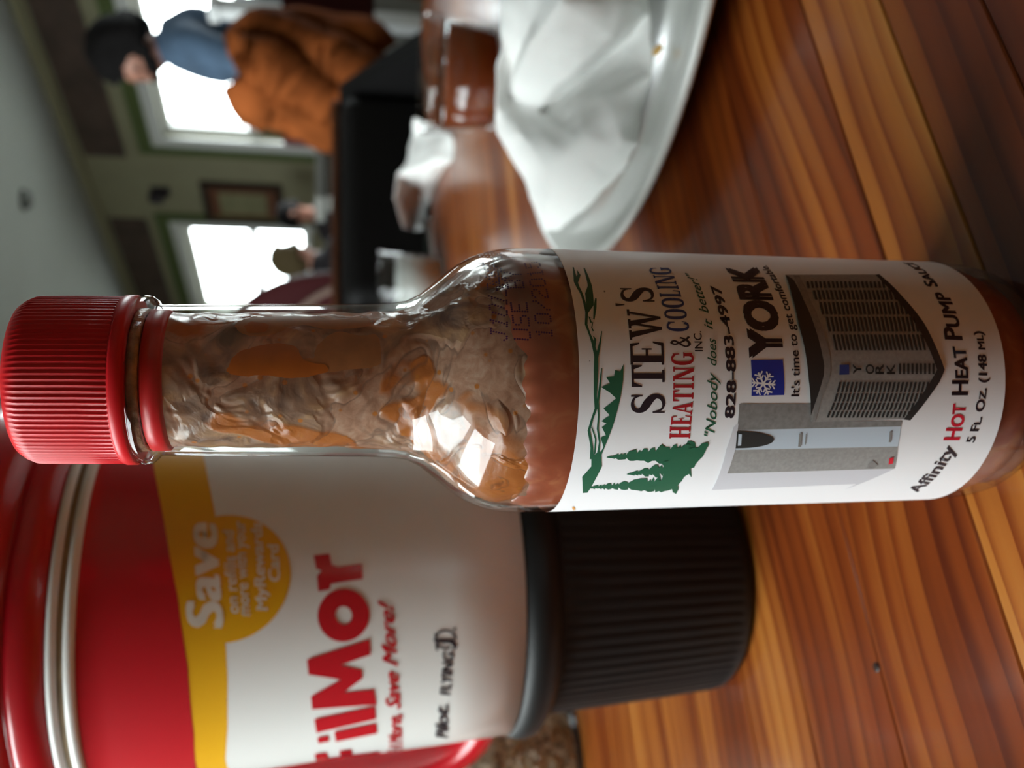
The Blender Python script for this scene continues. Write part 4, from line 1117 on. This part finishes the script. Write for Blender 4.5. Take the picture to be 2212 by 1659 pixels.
# printed bands
MS = Surf(MC, mrad, 0.050)
def d5(x, y): return (x / 2.34, 950 + y / 2.34)
def d6(x, y): return (600 + x / 2.866, 1080 + y / 2.866)
def curve_az(pts):
    q = sorted(MS.hit(*p) for p in pts)
    return [x for x, _ in q], [z for _, z in q]
ry_a, ry_z = curve_az([(333, 1014), (346, 1080), (359, 1151), (384.6, 1292), (406, 1441), (419, 1582), (421, 1640)])
yw_a, yw_z = curve_az([(442, 997), (463.7, 1104), (480, 1240), (487, 1381.6), (491.5, 1463), (491.5, 1569.7), (487, 1640)])
AA = math.pi * 0.050
grid_a = np.linspace(-AA, AA, 181)
def zfun(A, Z, a):
    if a < A[0]: return Z[0] + (Z[0] - Z[0]) 
    if a > A[-1]: return Z[-1] + 0.25 * min(a - A[-1], 0.02)
    return float(np.interp(a, A, Z))
def band(name, zlo, zhi, m, layer):
    V, F = [], []
    n = 8
    for a in grid_a:
        lo, hi = zlo(a), zhi(a)
        for j in range(n + 1):
            V.append(MS.pos(a, lo + (hi - lo) * j / n, .00006 * layer))
    for i in range(len(grid_a) - 1):
        for j in range(n):
            F.append((i * (n + 1) + j, (i + 1) * (n + 1) + j, (i + 1) * (n + 1) + j + 1, i * (n + 1) + j + 1))
    return link(name, V, F, m, BODY, smooth=True)
band('red_band', lambda a: zfun(ry_a, ry_z, a), lambda a: CZ + .0608, 'mug_red', 3)
band('yellow_band', lambda a: min(zfun(yw_a, yw_z, a), zfun(ry_a, ry_z, a) - .003), lambda a: zfun(ry_a, ry_z, a), 'mug_yellow', 1)
cq = np.array(MS.hit(*d5(1140, 690))); ce = np.array(MS.hit(*d5(1470, 660))); cR = float(abs(ce[1] - cq[1]))
decal('yellow_disc', MS, [[(cq[0] + cR * math.cos(t) * 1.0, cq[1] + cR * math.sin(t)) for t in [2 * math.pi * i / 64 for i in range(64)]]], 'mug_yellow', BODY, 2, step=.002, zstep=.004)
mat('print_cream', (0.84, 0.80, 0.70), 0.35)
def MT(body, conv, p0, p1, pc, m, **kw):
    return text(body, MS, conv(*p0), conv(*p1), conv(*pc), m, BODY, layer=4, **kw)
MT('Save', d5, (1128, 952), (1092, 425), (950, 945), 'print_cream', weight=.032)
MT('on refills and', d5, (1208, 876), (1180, 460), (1150, 876), 'print_cream', weight=.02)
MT('more with your', d5, (1264, 888), (1236, 415), (1206, 888), 'print_cream', weight=.02)
MT('MyRewards', d5, (1352, 862), (1322, 420), (1296, 860), 'print_cream', weight=.025)
MT('Card', d5, (1416, 716), (1406, 530), (1360, 716), 'print_cream', weight=.025)
def block_letters(polys):
    return decal('lettering', MS, [[MS.hit(*d6(*p)) for p in P] for P in polys], 'mug_red', BODY, 4)
block_letters([[(612, 1262), (212, 1292), (205, 1213), (390, 1108), (190, 1078), (180, 985), (568, 858), (575, 955), (390, 1018), (520, 1048), (526, 1100), (408, 1188), (595, 1168)],
               [(526, 488), (522, 395), (372, 412), (335, 402), (320, 332), (222, 342), (238, 425), (270, 436), (243, 470), (252, 565), (322, 552), (330, 518)],
               [(608, 1352), (601, 1272), (226, 1352), (240, 1438)], [(616, 1440), (609, 1376), (350, 1430), (358, 1492)], [(252, 1502), (244, 1466), (312, 1452), (320, 1489)]])
oc = [(408 + 106 * math.cos(t), 712 + 110 * math.sin(t)) for t in [2 * math.pi * i / 40 for i in range(40)]]
ov, of_ = stroke([MS.hit(*d6(*p)) for p in oc], .0046, closed=True)
decal('lettering', MS, None, 'mug_red', BODY, 4, tris=(ov, of_))
e0 = MS.hit(*d6(616, 1502)); e1 = MS.hit(*d6(238, 1490))
MT('F', lambda *p: p, (e0[0] - .0135, e0[1] - .0006, 0), (e0[0] - .0022, e0[1] - .0002, 0), (e0[0] - .0135, e1[1], 0), 'mug_red', weight=.042)
MT('ll More, Save More!', d6, (772, 1525), (712, 660), (690, 1525), 'mug_red', weight=.03)
e0 = MS.hit(*d6(772, 1525)); e1 = MS.hit(*d6(690, 1525))
MT('Fi', lambda *p: p, (e0[0] - .0042, e0[1] - .0006, 0), (e0[0] - .0008, e0[1], 0), (e0[0] - .0042, e1[1], 0), 'mug_red', weight=.03)
MT('Pilot.', d6, (1052, 1468), (1052, 1262), (975, 1468), 'ink_black', weight=.03, shear=.2)
MT('FLYING', d6, (1066, 1205), (1090, 935), (1000, 1205), 'ink_black', weight=.035, shear=.15)
def mstroke(name, lines, m):
    VV, FF = [], []
    for P, w in lines:
        V, F = stroke([MS.hit(*d6(*p)) for p in P], w); q = len(VV); VV += V; FF += [tuple(i + q for i in f) for f in F]
    return decal(name, MS, None, m, BODY, 4, tris=(VV, FF))
ring = [(1040 + 62 * math.cos(t), 860 + 55 * math.sin(t)) for t in [math.radians(60 + 300 * i / 24) for i in range(25)]]
mstroke('logo_mark', [(ring, .0006), ([(962, 862), (1000, 868), (1080, 872), (1102, 905), (1085, 925)], [.0005, .0012, .0014, .0012, .0008]), ([(975, 820), (985, 930)], .0006), ([(1088, 790), (1100, 800)], .0008)], 'ink_black')

# ================================================================== booth bench across the table
BW = 1.24
BB = thing('booth_bench', RW(0.3, BW, FLOOR), 'black padded booth bench with a wooden top rail across the table', 'bench')
zr = 0.0
bevel(link('seat', *rbox(-0.62, 1.14, 0.95, BW, -0.52, -0.42), 'black_vinyl', BB), .03, 4)
link('plinth', *rbox(-0.62, 1.12, 0.99, BW, FLOOR, -0.5205), 'black_vinyl', BB)
for i in range(4):
    a = -0.62 + i * 0.44
    bevel(link('back_cushion', *rbox(a + .004, a + .436, BW - 0.09, BW, -0.415, zr - .015), 'black_vinyl', BB), .03, 4)
link('back_panel', *rbox(-0.62, 1.14, BW + .0005, BW + .05, FLOOR, zr - .015), 'dark_wood', BB)
bevel(link('top_rail', *rbox(-0.62, 1.15, BW - .05, BW + .06, zr - .014, zr), 'dark_wood', BB), .006, 2)
ev = [RW(1.141, 0.93, FLOOR), RW(1.141, BW + .06, FLOOR), RW(1.141, BW + .06, zr - .014), RW(1.141, BW - .06, zr - .014), RW(1.141, 0.93, -.26)]
ev2 = [v + D2 * .035 for v in ev]
link('end_panel', *fix([tuple(v) for v in ev + ev2], [(0, 1, 2, 3, 4), (9, 8, 7, 6, 5)] + [(i, (i + 1) % 5, 5 + (i + 1) % 5, 5 + i) for i in range(5)]), 'black_vinyl', BB)

# ================================================================== half wall and post behind
pw = struct(link('wall_partition', *rbox(1.55, 3.1, 1.98, 2.05, FLOOR, 0.02), 'grey_wall'))
link('cap_board', *rbox(1.53, 3.1, 1.96, 2.07, 0.0201, 0.045), 'grey_wall', pw)
po = struct(link('trim_1', *rbox(2.18, 2.23, 1.92, 1.9595, FLOOR, 0.33), 'white_paint'))
link('post_cap', *rbox(2.165, 2.245, 1.905, 1.959, 0.3305, 0.36), 'white_paint', po)

# ================================================================== chairs
def chair(root, fx, seat_m, frame_m, w=.42, back=.96):
    """fx: facing direction (unit, horizontal)"""
    o = ORG[root.name]; s = Vector((-fx.y, fx.x, 0)); fx = fx.normalized()
    P = lambda f, l, z: o + fx * f + s * l + Vector((0, 0, z))
    bevel(link('seat', *box(P(-.20, -w / 2, .42), fx * .41, s * w, (0, 0, .05)), seat_m, root), .015, 3)
    for f in (-.20, .20):
        for l in (-w / 2 + .02, w / 2 - .02):
            link('leg', *tube([P(f, l, 0), P(f * .94, l, .42)], [.014, .018], 10), frame_m, root)
    for l in (-w / 2 + .02, w / 2 - .02):
        link('back_post', *tube([P(-.19, l, .455), P(-.205, l, .70), P(-.225, l, back)], [.017, .016, .015], 10), frame_m, root)
    bevel(link('back_rest', *box(P(-.235, -w / 2 + .005, back - .20), fx * .025 + Vector((0, 0, 0)), s * (w - .01), fx * -.012 + Vector((0, 0, .21))), seat_m, root), .01, 2)
    bevel(link('back_slat', *box(P(-.235, -w / 2 + .02, .58), fx * .018, s * (w - .04), (0, 0, .06)), frame_m, root), .005, 2)
    return root

# jacket on a chair back
jcn = atF(716, 175, 2.27)
C1 = thing('dining_chair', (jcn.x, jcn.y, 0), 'dark wooden chair with the orange leather jacket over its back', 'chair')
chair(C1, Vector((0.15, 1, 0)).normalized(), 'maroon_vinyl', 'dark_wood', .40, .98)
top = [(528, 108), (545, 84), (566, 68), (650, 66), (740, 80), (795, 87), (808, 100), (814, 112)]
bot = [(528, 182), (545, 222), (560, 236), (620, 232), (650, 258), (690, 284), (714, 286), (724, 250), (790, 262), (808, 252), (814, 235)]
jv, jf = [], []
NX, NY = 56, 40
for i in range(NX + 1):
    x = 528 + (814 - 528) * i / NX
    y0 = np.interp(x, *zip(*top)); y1 = np.interp(x, *zip(*bot))
    for j in range(NY + 1):
        s = j / NY; t = i / NX
        y = y0 + (y1 - y0) * s
        dgl = s * 1.15 - t * 0.75
        fold = 0.040 * math.sin(dgl * 13 + 0.8 * noise.noise(Vector((s * 3, t * 3, 0)))) * math.exp(-((s - .45) / .35) ** 2) + 0.022 * math.sin(dgl * 27 + t * 3 + 2 * noise.noise(Vector((s * 4, t * 4, 7)))) * (1 - t * .4)
        fold += 0.02 * noise.noise(Vector((s * 5, t * 5, 2)))
        F = 1.93 - 0.085 * (4 * s * (1 - s)) ** .6 + fold + 0.05 * t * 0
        jv.append(tuple(atF(x, y, F)))
for i in range(NX):
    for j in range(NY):
        a = i * (NY + 1) + j; jf.append((a, a + 1, a + NY + 2, a + NY + 1))
JK = thing('leather_jacket', tuple(atF(812, 175, 1.93)), 'creased orange-tan leather jacket hung over a chair near the standing person', 'jacket')
o = link('jacket_body', jv, jf, 'tan_leather', JK, smooth=True)
so = o.modifiers.new('thick', 'SOLIDIFY'); so.thickness = .05; so.offset = 1
def jt(P, r): return tube(spline([atF(x, y, f) for x, y, f in P], 8), list(np.interp(np.linspace(0, 1, (len(P) - 1) * 8 + 1), np.linspace(0, 1, len(r)), r)), 16)
link('sleeve', *jt([(512, 128, 1.87), (545, 160, 1.84), (590, 190, 1.83), (640, 206, 1.83), (690, 214, 1.85)], [.012, .022, .027, .028, .022]), 'tan_leather', JK, smooth=True)
link('sleeve', *jt([(556, 214, 1.86), (610, 224, 1.84), (655, 246, 1.83), (706, 272, 1.85)], [.022, .026, .028, .024]), 'tan_leather', JK, smooth=True)
link('collar', *jt([(560, 72, 1.88), (575, 100, 1.86), (585, 140, 1.86), (610, 168, 1.87)], [.010, .016, .018, .010]), 'tan_leather', JK, smooth=True)

# ================================================================== people
def person(root, J, E, zones, hair_m, face, head, hr=.1):
    """J: name -> (world point, radius); E: edges; zones: edge -> material"""
    names = list(J); me = bpy.data.meshes.new('p')
    me.from_pydata([tuple(J[n][0]) for n in names], [(names.index(a), names.index(b)) for a, b in E], [])
    ob = bpy.data.objects.new('p', me); COL.objects.link(ob)
    sk = ob.modifiers.new('skin', 'SKIN'); sk.use_smooth_shade = True
    ob.modifiers.new('sub', 'SUBSURF').levels = 2
    for i, n in enumerate(names):
        me.skin_vertices[0].data[i].radius = (J[n][1], J[n][1])
    me.skin_vertices[0].data[names.index('pelvis')].use_root = True
    dg = bpy.context.evaluated_depsgraph_get(); ev = ob.evaluated_get(dg).to_mesh()
    V = [tuple(v.co) for v in ev.vertices]; F = [tuple(p.vertices) for p in ev.polygons]
    ob.evaluated_get(dg).to_mesh_clear(); bpy.data.objects.remove(ob)
    ms = sorted(set(zones.values())); fm = []
    for f in F:
        c = sum((Vector(V[i]) for i in f), Vector()) / len(f); best = (1e9, 0)
        for a, b in E:
            p, q = J[a][0], J[b][0]; d = q - p; t = max(0, min(1, (c - p).dot(d) / (d.length_squared + 1e-9)))
            dist = (c - p - d * t).length - (J[a][1] * (1 - t) + J[b][1] * t)
            if dist < best[0]: best = (dist, ms.index(zones.get((a, b), 'skin')))
        fm.append(best[1])
    body = link('body', V, F, None, root, smooth=True, mats=ms, fm=fm)
    # face and hair in the head's own axes
    face = face.normalized(); side = Vector((0, 0, 1)).cross(face).normalized(); upv = face.cross(side)
    H = lambda f, s, u: head + (face * f + side * s + upv * u) * hr
    for s in (-1, 1):
        link('eye', *ellipsoid(H(.86, .32 * s, .05), .011, .011, .009, 10, 8), 'eye_dark', body, smooth=True)
        link('ear', *ellipsoid(H(-.05, .86 * s, .0), .016, .012, .03, 12, 8), 'skin', body, smooth=True)
    link('nose', *tube([H(.9, 0, .12), H(1.06, 0, -.12), H(1.02, 0, -.24), H(.9, 0, -.26)], [.008, .014, .016, .010], 10), 'skin', body, smooth=True)
    link('mouth', *ellipsoid(H(.82, 0, -.48), .012, .024, .007, 10, 8), 'lip', body, smooth=True)
    def warp(d, q):
        f = d.dot(face); u = d.dot(upv); k = 1.0
        if f > .25 and u < .55: k = 0.80                 # the hair leaves the face free
        if u < -.55 and f > -.35: k = 0.80
        elif u < -.3: k = 1.10                               # fuller at the nape
        return q * k * (1 + .05 * noise.noise(d * 4))
    link('hair', *ellipsoid(head + upv * .012 - face * .012, hr * 1.16, hr * 1.16, hr * 1.22, 26, 20, warp), hair_m, body, smooth=True)
    return body
def hand(J, E, Z, key, wrist, dirv, palmn, r=.011):
    """palm with five fingers of different lengths, slightly curled"""
    dirv = dirv.normalized(); sd = dirv.cross(palmn).normalized()
    J[key + 'palm'] = (wrist + dirv * .055, .026); E.append((key + 'wrist', key + 'palm')); Z[(key + 'wrist', key + 'palm')] = 'skin'
    pc = J[key + 'palm'][0]
    for i, (o_, l_) in enumerate(((-.030, .066), (-.010, .078), (.010, .072), (.030, .058))):
        k1, k2 = key + 'k%d' % i, key + 'f%d' % i
        J[k1] = (pc + dirv * .04 + sd * o_, r); J[k2] = (pc + dirv * (.04 + l_) + sd * o_ * 1.15 + palmn * .022, r * .8)
        for e in ((key + 'palm', k1), (k1, k2)): E.append(e); Z[e] = 'skin'
    J[key + 't0'] = (pc - sd * .036 + dirv * .002, r * 1.1); J[key + 't1'] = (pc - sd * .055 + dirv * .045 + palmn * .015, r * .85)
    for e in ((key + 'palm', key + 't0'), (key + 't0', key + 't1')): E.append(e); Z[e] = 'skin'

# standing person in profile, leaning to the left
Fp = 3.1
pt = lambda x, y, dF=0.0: atF(x, y, Fp + dF)
J = {'pelvis': (pt(640, 62), .125), 'waist': (pt(560, 66), .125), 'chest': (pt(465, 96), .142), 'upper': (pt(405, 98), .115), 'neck': (pt(356, 102), .052), 'head0': (pt(318, 124), .074), 'head1': (pt(285, 122), .098), 'head2': (pt(250, 118), .075)}
E = [('pelvis', 'waist'), ('waist', 'chest'), ('chest', 'upper'), ('upper', 'neck'), ('neck', 'head0'), ('head0', 'head1'), ('head1', 'head2')]
Z = {('pelvis', 'waist'): 'navy_cloth', ('waist', 'chest'): 'blue_cloth', ('chest', 'upper'): 'blue_cloth', ('upper', 'neck'): 'blue_cloth'}
px0 = J['pelvis'][0]
for k, dF in (('n', -.17), ('f', .17)):
    J[k + 'sh'] = (pt(415, 96, dF), .068); J[k + 'el'] = (pt(520, 128, dF * 1.25), .05); J[k + 'wrist'] = (pt(588, 178, dF * .8), .033)
    for e in (('upper', k + 'sh'), (k + 'sh', k + 'el')): E.append(e); Z[e] = 'blue_cloth'
    e = (k + 'el', k + 'wrist'); E.append(e); Z[e] = 'skin'
    hand(J, E, Z, k, J[k + 'wrist'][0], Vector((-.8, -.05, -.5)), Vector((0, 0, -1)))
    hx = px0 + Vector((0, dF * .55, -.06)); J[k + 'hip'] = (hx, .095)
    J[k + 'kn'] = (Vector((hx.x - .03, hx.y, .50)), .062); J[k + 'an'] = (Vector((hx.x + .02, hx.y, .09)), .045); J[k + 'toe'] = (Vector((hx.x - .15, hx.y, .035)), .034)
    for e in (('pelvis', k + 'hip'), (k + 'hip', k + 'kn'), (k + 'kn', k + 'an')): E.append(e); Z[e] = 'navy_cloth'
    e = (k + 'an', k + 'toe'); E.append(e); Z[e] = 'dark_cloth'
P1 = thing('person', (px0.x, px0.y, 0), 'person in a blue shirt with short black hair, standing and leaning beside the window', 'person')
person(P1, J, E, Z, 'black_hair', Vector((-1, -.30, -.50)), pt(281, 114), .104)

def sitter(px, py, F, face, top_m, hair_m, label):
    hd = atF(px, py, F); face = Vector(face).normalized()
    sd = Vector((-face.y, face.x, 0)); z0 = hd.z
    B = Vector((hd.x, hd.y, 0)) - face * .08
    P = lambda f, l, z: B + face * f + sd * l + Vector((0, 0, z))
    J = {'pelvis': (P(-.04, 0, .56), .13), 'waist': (P(-.03, 0, .70), .125), 'chest': (P(0, 0, z0 - .32), .14), 'upper': (P(.02, 0, z0 - .24), .10), 'neck': (P(.05, 0, z0 - .14), .052), 'head0': (P(.09, 0, z0 - .06), .075), 'head1': (P(.08, 0, z0 + .01), .092), 'head2': (P(.07, 0, z0 + .06), .07)}
    E = [('pelvis', 'waist'), ('waist', 'chest'), ('chest', 'upper'), ('upper', 'neck'), ('neck', 'head0'), ('head0', 'head1'), ('head1', 'head2')]
    Z = {e: top_m for e in E[:4]}
    for s, k in ((-1, 'r'), (1, 'l')):
        J[k + 'sh'] = (P(.02, .17 * s, z0 - .26), .062); J[k + 'el'] = (P(.10, .23 * s, .80), .045); J[k + 'wrist'] = (P(.30, .15 * s, .80), .030)
        for e in (('upper', k + 'sh'), (k + 'sh', k + 'el')): E.append(e); Z[e] = top_m
        e = (k + 'el', k + 'wrist'); E.append(e); Z[e] = 'skin'
        hand(J, E, Z, k, J[k + 'wrist'][0], face, Vector((0, 0, -1)), .010)
        J[k + 'hip'] = (P(.02, .09 * s, .56), .09); J[k + 'kn'] = (P(.42, .10 * s, .545), .062); J[k + 'an'] = (P(.40, .10 * s, .09), .043); J[k + 'toe'] = (P(.54, .11 * s, .035), .034)
        for e in (('pelvis', k + 'hip'), (k + 'hip', k + 'kn'), (k + 'kn', k + 'an'), (k + 'an', k + 'toe')): E.append(e); Z[e] = 'navy_cloth'
    r = thing('person', tuple(B), label, 'person')
    person(r, J, E, Z, hair_m, face, hd + face * 0.0, .098)
    c = thing('dining_chair', tuple(B - face * .05), 'dark wooden chair under the ' + label.split(',')[0], 'chair')
    chair(c, face, 'maroon_vinyl', 'dark_wood', .40, .92)
    return r
sitter(632, 462, 7.0, (-.15, -1, 0), 'dark_cloth', 'black_hair', 'seated person in black below the framed picture, facing into the room')
sitter(628, 556, 5.3, (.85, .5, 0), 'dark_cloth', 'brown_hair', 'seated person in black with light brown hair, in profile before the window')
sitter(594, 256, 4.9, (-.2, .98, 0), 'maroon_cloth', 'brown_hair', 'seated person in maroon with sandy hair, behind the leather jacket')

# ================================================================== tables further back
def small_table(c, label, n=.38):
    t = thing('cafe_table', (c.x, c.y, 0), label, 'table')
    bevel(link('table_top', *box((c.x, c.y, .71) - Vector((0, 0, 0)) - D1 * n - D2 * n, D2 * 2 * n, D1 * 2 * n, (0, 0, .03)) if False else box(Vector((c.x, c.y, .71)) - D1 * n - D2 * n, D2 * 2 * n, D1 * 2 * n, (0, 0, .03)), 'dark_wood', t), .006, 2)
    link('pedestal', *lathe([(.22, 0), (.22, .02), (.05, .05), (.04, .10), (.04, .66), (.12, .7095)], 32, (c.x, c.y)), 'mug_black', t, smooth=True)
    return t
ta = atF(716, 492, 5.72); ta.z = 0
ta = Vector((1.46, 6.02, 0))
small_table(ta, 'dark cafe table between the two seated people in black', .22)
tb = Vector((0.40, 3.05, 0))
small_table(tb, 'dark cafe table holding the folded green card behind the booth', .34)
tc_ = Vector((1.55, 5.55, 0))
def cup(c, label, r=.04, h=.10):
    t = thing('cup', tuple(c), label, 'cup')
    link('wall', *lathe([(0, c.z + .0003), (r * .75, c.z + .0003), (r, c.z + h), (r - .004, c.z + h), (r * .72, c.z + .006), (0, c.z + .006)], 28, (c.x, c.y)), 'white_paint', t, smooth=True)
    hd = [c + Vector((-r * .9, 0, h * .8)), c + Vector((-r * 1.6, 0, h * .75)), c + Vector((-r * 1.6, 0, h * .35)), c + Vector((-r * .85, 0, h * .3))]
    link('handle', *tube(spline(hd, 5), .005, 8), 'white_paint', t, smooth=True)
cup(ta + Vector((.05, -.12, .7405)), 'white mug on the cafe table between the seated people', .05, .12)
cup(ta + Vector((-.12, .06, .7405)), 'white mug near the brown-haired seated person', .05, .12)
mc = tb + Vector((.02, -.15, .7405))
mn = thing('menu_card', tuple(mc), 'small folded green and yellow card standing on the cafe table', 'card')
for s, m in ((-1, 'green_card'), (1, 'yellow_card')):
    link('leaf', *box(mc + Vector((-.09, s * .03, 0)), (.18, 0, 0), (0, -s * .028, .11), (0, s * .0015, .0004)), m, mn)
cup(tb + Vector((.22, .05, .7405)), 'white mug beside the folded green card', .042, .10)

# maroon chair with rounded back, mostly behind the bottle neck
rc = atF(640, 790, 2.05)
RC = thing('round_back_chair', (rc.x, rc.y, 0), 'maroon padded chair with a tall rounded back beyond the booth', 'chair')
cx, cy = rc.x, rc.y
def arch(w, h0, h1, n=32):
    return [(w * math.cos(t), h0 + (h1 - h0) * math.sin(t)) for t in [math.pi * i / n for i in range(n + 1)]]
out = [(.225, .46)] + arch(.225, .86, 1.15) + [(-.225, .46)]
n = len(out)
bv = [(cx + x, cy, z) for x, z in out] + [(cx + x, cy + .06, z) for x, z in out]
bevel(link('back_rest', *fix(bv, [tuple(range(n)), tuple(range(2 * n - 1, n - 1, -1))] + [(i, (i + 1) % n, n + (i + 1) % n, n + i) for i in range(n)]), 'maroon_vinyl', RC), .018, 3)
link('piping', *tube([(cx + x, cy - .004, z) for x, z in [(.195, .50)] + arch(.195, .80, 1.0) + [(-.195, .50)]], .009, 8), 'pale_piping', RC, smooth=True)
bevel(link('seat', *box((cx - .24, cy + .0605, .40), (.48, 0, 0), (0, .44, 0), (0, 0, .09)), 'maroon_vinyl', RC), .03, 3)
for a in (-.2, .2):
    for b in (.03, .46):
        link('leg', *tube([(cx + a * 1.06, cy + b, 0), (cx + a, cy + b, .41)], [.014, .02], 10), 'dark_wood', RC)
